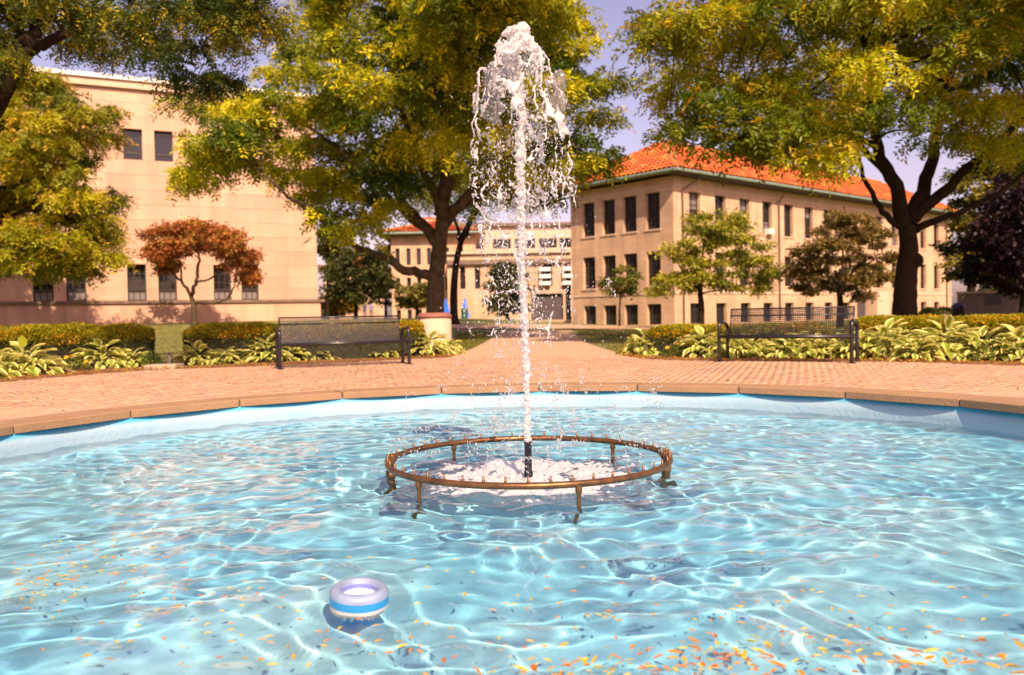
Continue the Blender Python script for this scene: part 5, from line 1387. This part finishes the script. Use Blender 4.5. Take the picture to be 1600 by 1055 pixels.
# froth where the water falls back
def froth():
    n = 200; g = np.linspace(-.80, .80, n); X, Y = np.meshgrid(g, g, indexing='ij'); r = np.hypot(X, Y * 1.0)
    Z = np.zeros_like(X)
    for i in range(n):
        for j in range(n):
            p = Vector((X[i, j], Y[i, j], 0)); Z[i, j] = .030 * noise.noise(p * 6) + .022 * noise.noise(p * 14 + Vector((3, 3, 3))) + .018 * noise.noise(p * 33) + .010 * noise.noise(p * 70)
    H = .014 * np.exp(-(r / .30) ** 2) + Z * .75 - .022 * sstep((r - .50) / .32) + .004
    V = np.c_[(X + JX).ravel(), (Y + JY).ravel(), (WATER_Z + wave_height(X + JX, Y + JY) + H).ravel()]
    ids = np.arange(n * n).reshape(n, n); q = np.stack([ids[:-1, :-1], ids[1:, :-1], ids[1:, 1:], ids[:-1, 1:]], -1).reshape(-1, 4)
    keep = (H.ravel()[q] > -.012).any(1)
    tag(link('foam', np_mesh('foam', V, [q[keep]], M['foam'], smooth=True)), 'white churned foam round the black jet nozzle', 'foam')['kind'] = 'stuff'
froth()

# floating chlorine dispenser
fp = at(561, 945, 3.25); d = ray(561, 942); k = (WATER_Z + .01 - EYE) / d.z; fp = Vector((d.x * k, d.y * k, WATER_Z))
fltr = thing('chlorine_floater', 'round blue and white floating pool dispenser with open top', 'pool float', fp, .3)
fltr.rotation_euler = (math.radians(5), math.radians(2), .3)
Rf = .5 * 92 * fp.y / F
MB().lathe([(Rf * .62, .056), (Rf * .66, .066), (Rf * .74, .074), (Rf * .90, .070), (Rf * .985, .058), (Rf, .045)], seg=48).build('top_rim', basic('pale_grey_plastic', (.20, .26, .38), .45, .25, 14), fltr, True)
MB().lathe([(Rf, .045), (Rf * 1.005, .030), (Rf, .016)], seg=48).build('blue_band', basic('blue_plastic', (.02, .22, .50), .35, .1), fltr, True)
MB().lathe([(Rf, .016), (Rf * .99, -.005), (Rf * .93, -.028), (Rf * .80, -.040), (Rf * .55, -.045)], seg=48).build('white_body', basic('white_plastic', (.50, .47, .45), .5, .2, 14), fltr, True)
MB().lathe([(Rf * .62, .056), (Rf * .60, .052), (Rf * .60, .045), (Rf * .585, .043), (Rf * .585, .03)], seg=48).build('inner_collar', basic('violet_blue_plastic', (.12, .15, .42), .35, .1), fltr, True)
MB().lathe([(Rf * .60, .040), (.001, .040)], seg=40).build('inner_disc', basic('white_plastic_disc', (.85, .80, .76), .5, .03), fltr)
cg = MB().lathe([(Rf * .50, -.04), (Rf * .50, -.075), (Rf * .44, -.17), (.001, -.175)], seg=32).build('basket', basic('deep_blue_plastic', (.01, .12, .42), .4, .1), fltr, True)
for k in range(12):
    a = 2 * math.pi * k / 12; MB().box((Rf * .505 * math.cos(a), Rf * .505 * math.sin(a), -.075), (.008, .008, .06)).build('slot', basic('white_slot', (.8, .8, .8), .5) if k == 0 else bpy.data.materials['white_slot'], cg)

# fallen leaves floating on the water
def floating_leaves():
    shapes = []
    for (L, W) in ((.042, .014), (.034, .015), (.05, .013), (.026, .012)):
        V = [(0, -L / 2, 0), (W / 2, -L * .1, .003), (W * .4, L * .25, .004), (0, L / 2, .001), (-W * .4, L * .25, .004), (-W / 2, -L * .1, .003), (0, 0, -.001)]
        for tone in ((.66, .24, .012), (.70, .36, .015), (.72, .52, .03), (.56, .16, .02)):
            m_ = MB().add(V, [(6, 0, 1), (6, 1, 2), (6, 2, 3), (6, 3, 4), (6, 4, 5), (6, 5, 0)], tone); shapes.append(m_.mesh('floating_leaf', M['leaf']))
    spots = []
    def cluster(u0, v0, su, sv, n, tilt=0):
        for _ in range(n):
            a, b = random.gauss(0, 1), random.gauss(0, 1); spots.append((u0 + a * su, v0 + b * sv + tilt * a))
    cluster(130, 900, 95, 28, 62, -14); cluster(60, 890, 45, 22, 26); cluster(170, 850, 45, 14, 26, -12); cluster(310, 945, 60, 22, 24); cluster(400, 1000, 120, 28, 26)
    cluster(560, 985, 70, 22, 18); cluster(900, 960, 70, 40, 20); cluster(1030, 1035, 90, 16, 74); cluster(860, 1040, 70, 12, 34); cluster(1210, 1030, 100, 22, 66)
    cluster(1400, 1035, 120, 22, 60); cluster(1270, 960, 160, 34, 38); cluster(1540, 1010, 50, 30, 24); cluster(850, 1000, 180, 40, 26)
    for _ in range(70): spots.append((random.uniform(0, 1600), random.uniform(830, 1050)))
    pts = []
    for (u, v) in spots:
        if v < 800 or v > 1075 or u < -20 or u > 1620: continue
        d = ray(u, v); k = (WATER_Z - EYE) / d.z; x, y = d.x * k, d.y * k
        if math.hypot(x - PCX, y - PCY) > R_WALL - .05 or math.hypot(x - fp.x, y - fp.y) < Rf * 1.1: continue
        pts.append((y, x))
    pts.sort()
    far = MB()
    xs = np.array([p[1] for p in pts]); ys = np.array([p[0] for p in pts]); hz = wave_height(xs, ys)
    for i, (y, x) in enumerate(pts):
        z = WATER_Z + float(hz[i]) + .005
        if i < 300:
            si = random.randrange(16)
            o = link('floating_leaf', shapes[si], None, (x, y, z), (random.uniform(-.3, .3), random.uniform(-.3, .3), random.uniform(0, 6.28)))
            s_ = random.choice((.5, .65, .8, .9, 1.0, 1.25)) * random.uniform(.85, 1.1); o.scale = (s_, s_, s_)
            tag(o, '%s %s fallen leaf floating on the pool water' % (('slender', 'oval', 'long narrow', 'tiny')[si // 4], ('orange', 'amber', 'yellow', 'red orange')[si % 4]), 'leaf', 'fallen leaves floating on the pool')
        else:
            a = random.uniform(0, 6.28); L, W = .04, .014; c_, s_ = math.cos(a), math.sin(a)
            far.add([(x + (p * c_ - q * s_) * .9, y + (p * s_ + q * c_) * .9, z + h_) for (p, q, h_) in ((-L / 2, 0, 0), (0, W / 2, .004), (L / 2, 0, .001), (0, -W / 2, .004))], [(0, 1, 2, 3)], random.choice(((.66, .24, .012), (.70, .36, .015), (.72, .52, .03))))
    if far.n: tag(far.build('floating_leaves', M['leaf']), 'further fallen orange leaves adrift on the pool water', 'leaves')['kind'] = 'stuff'
floating_leaves()
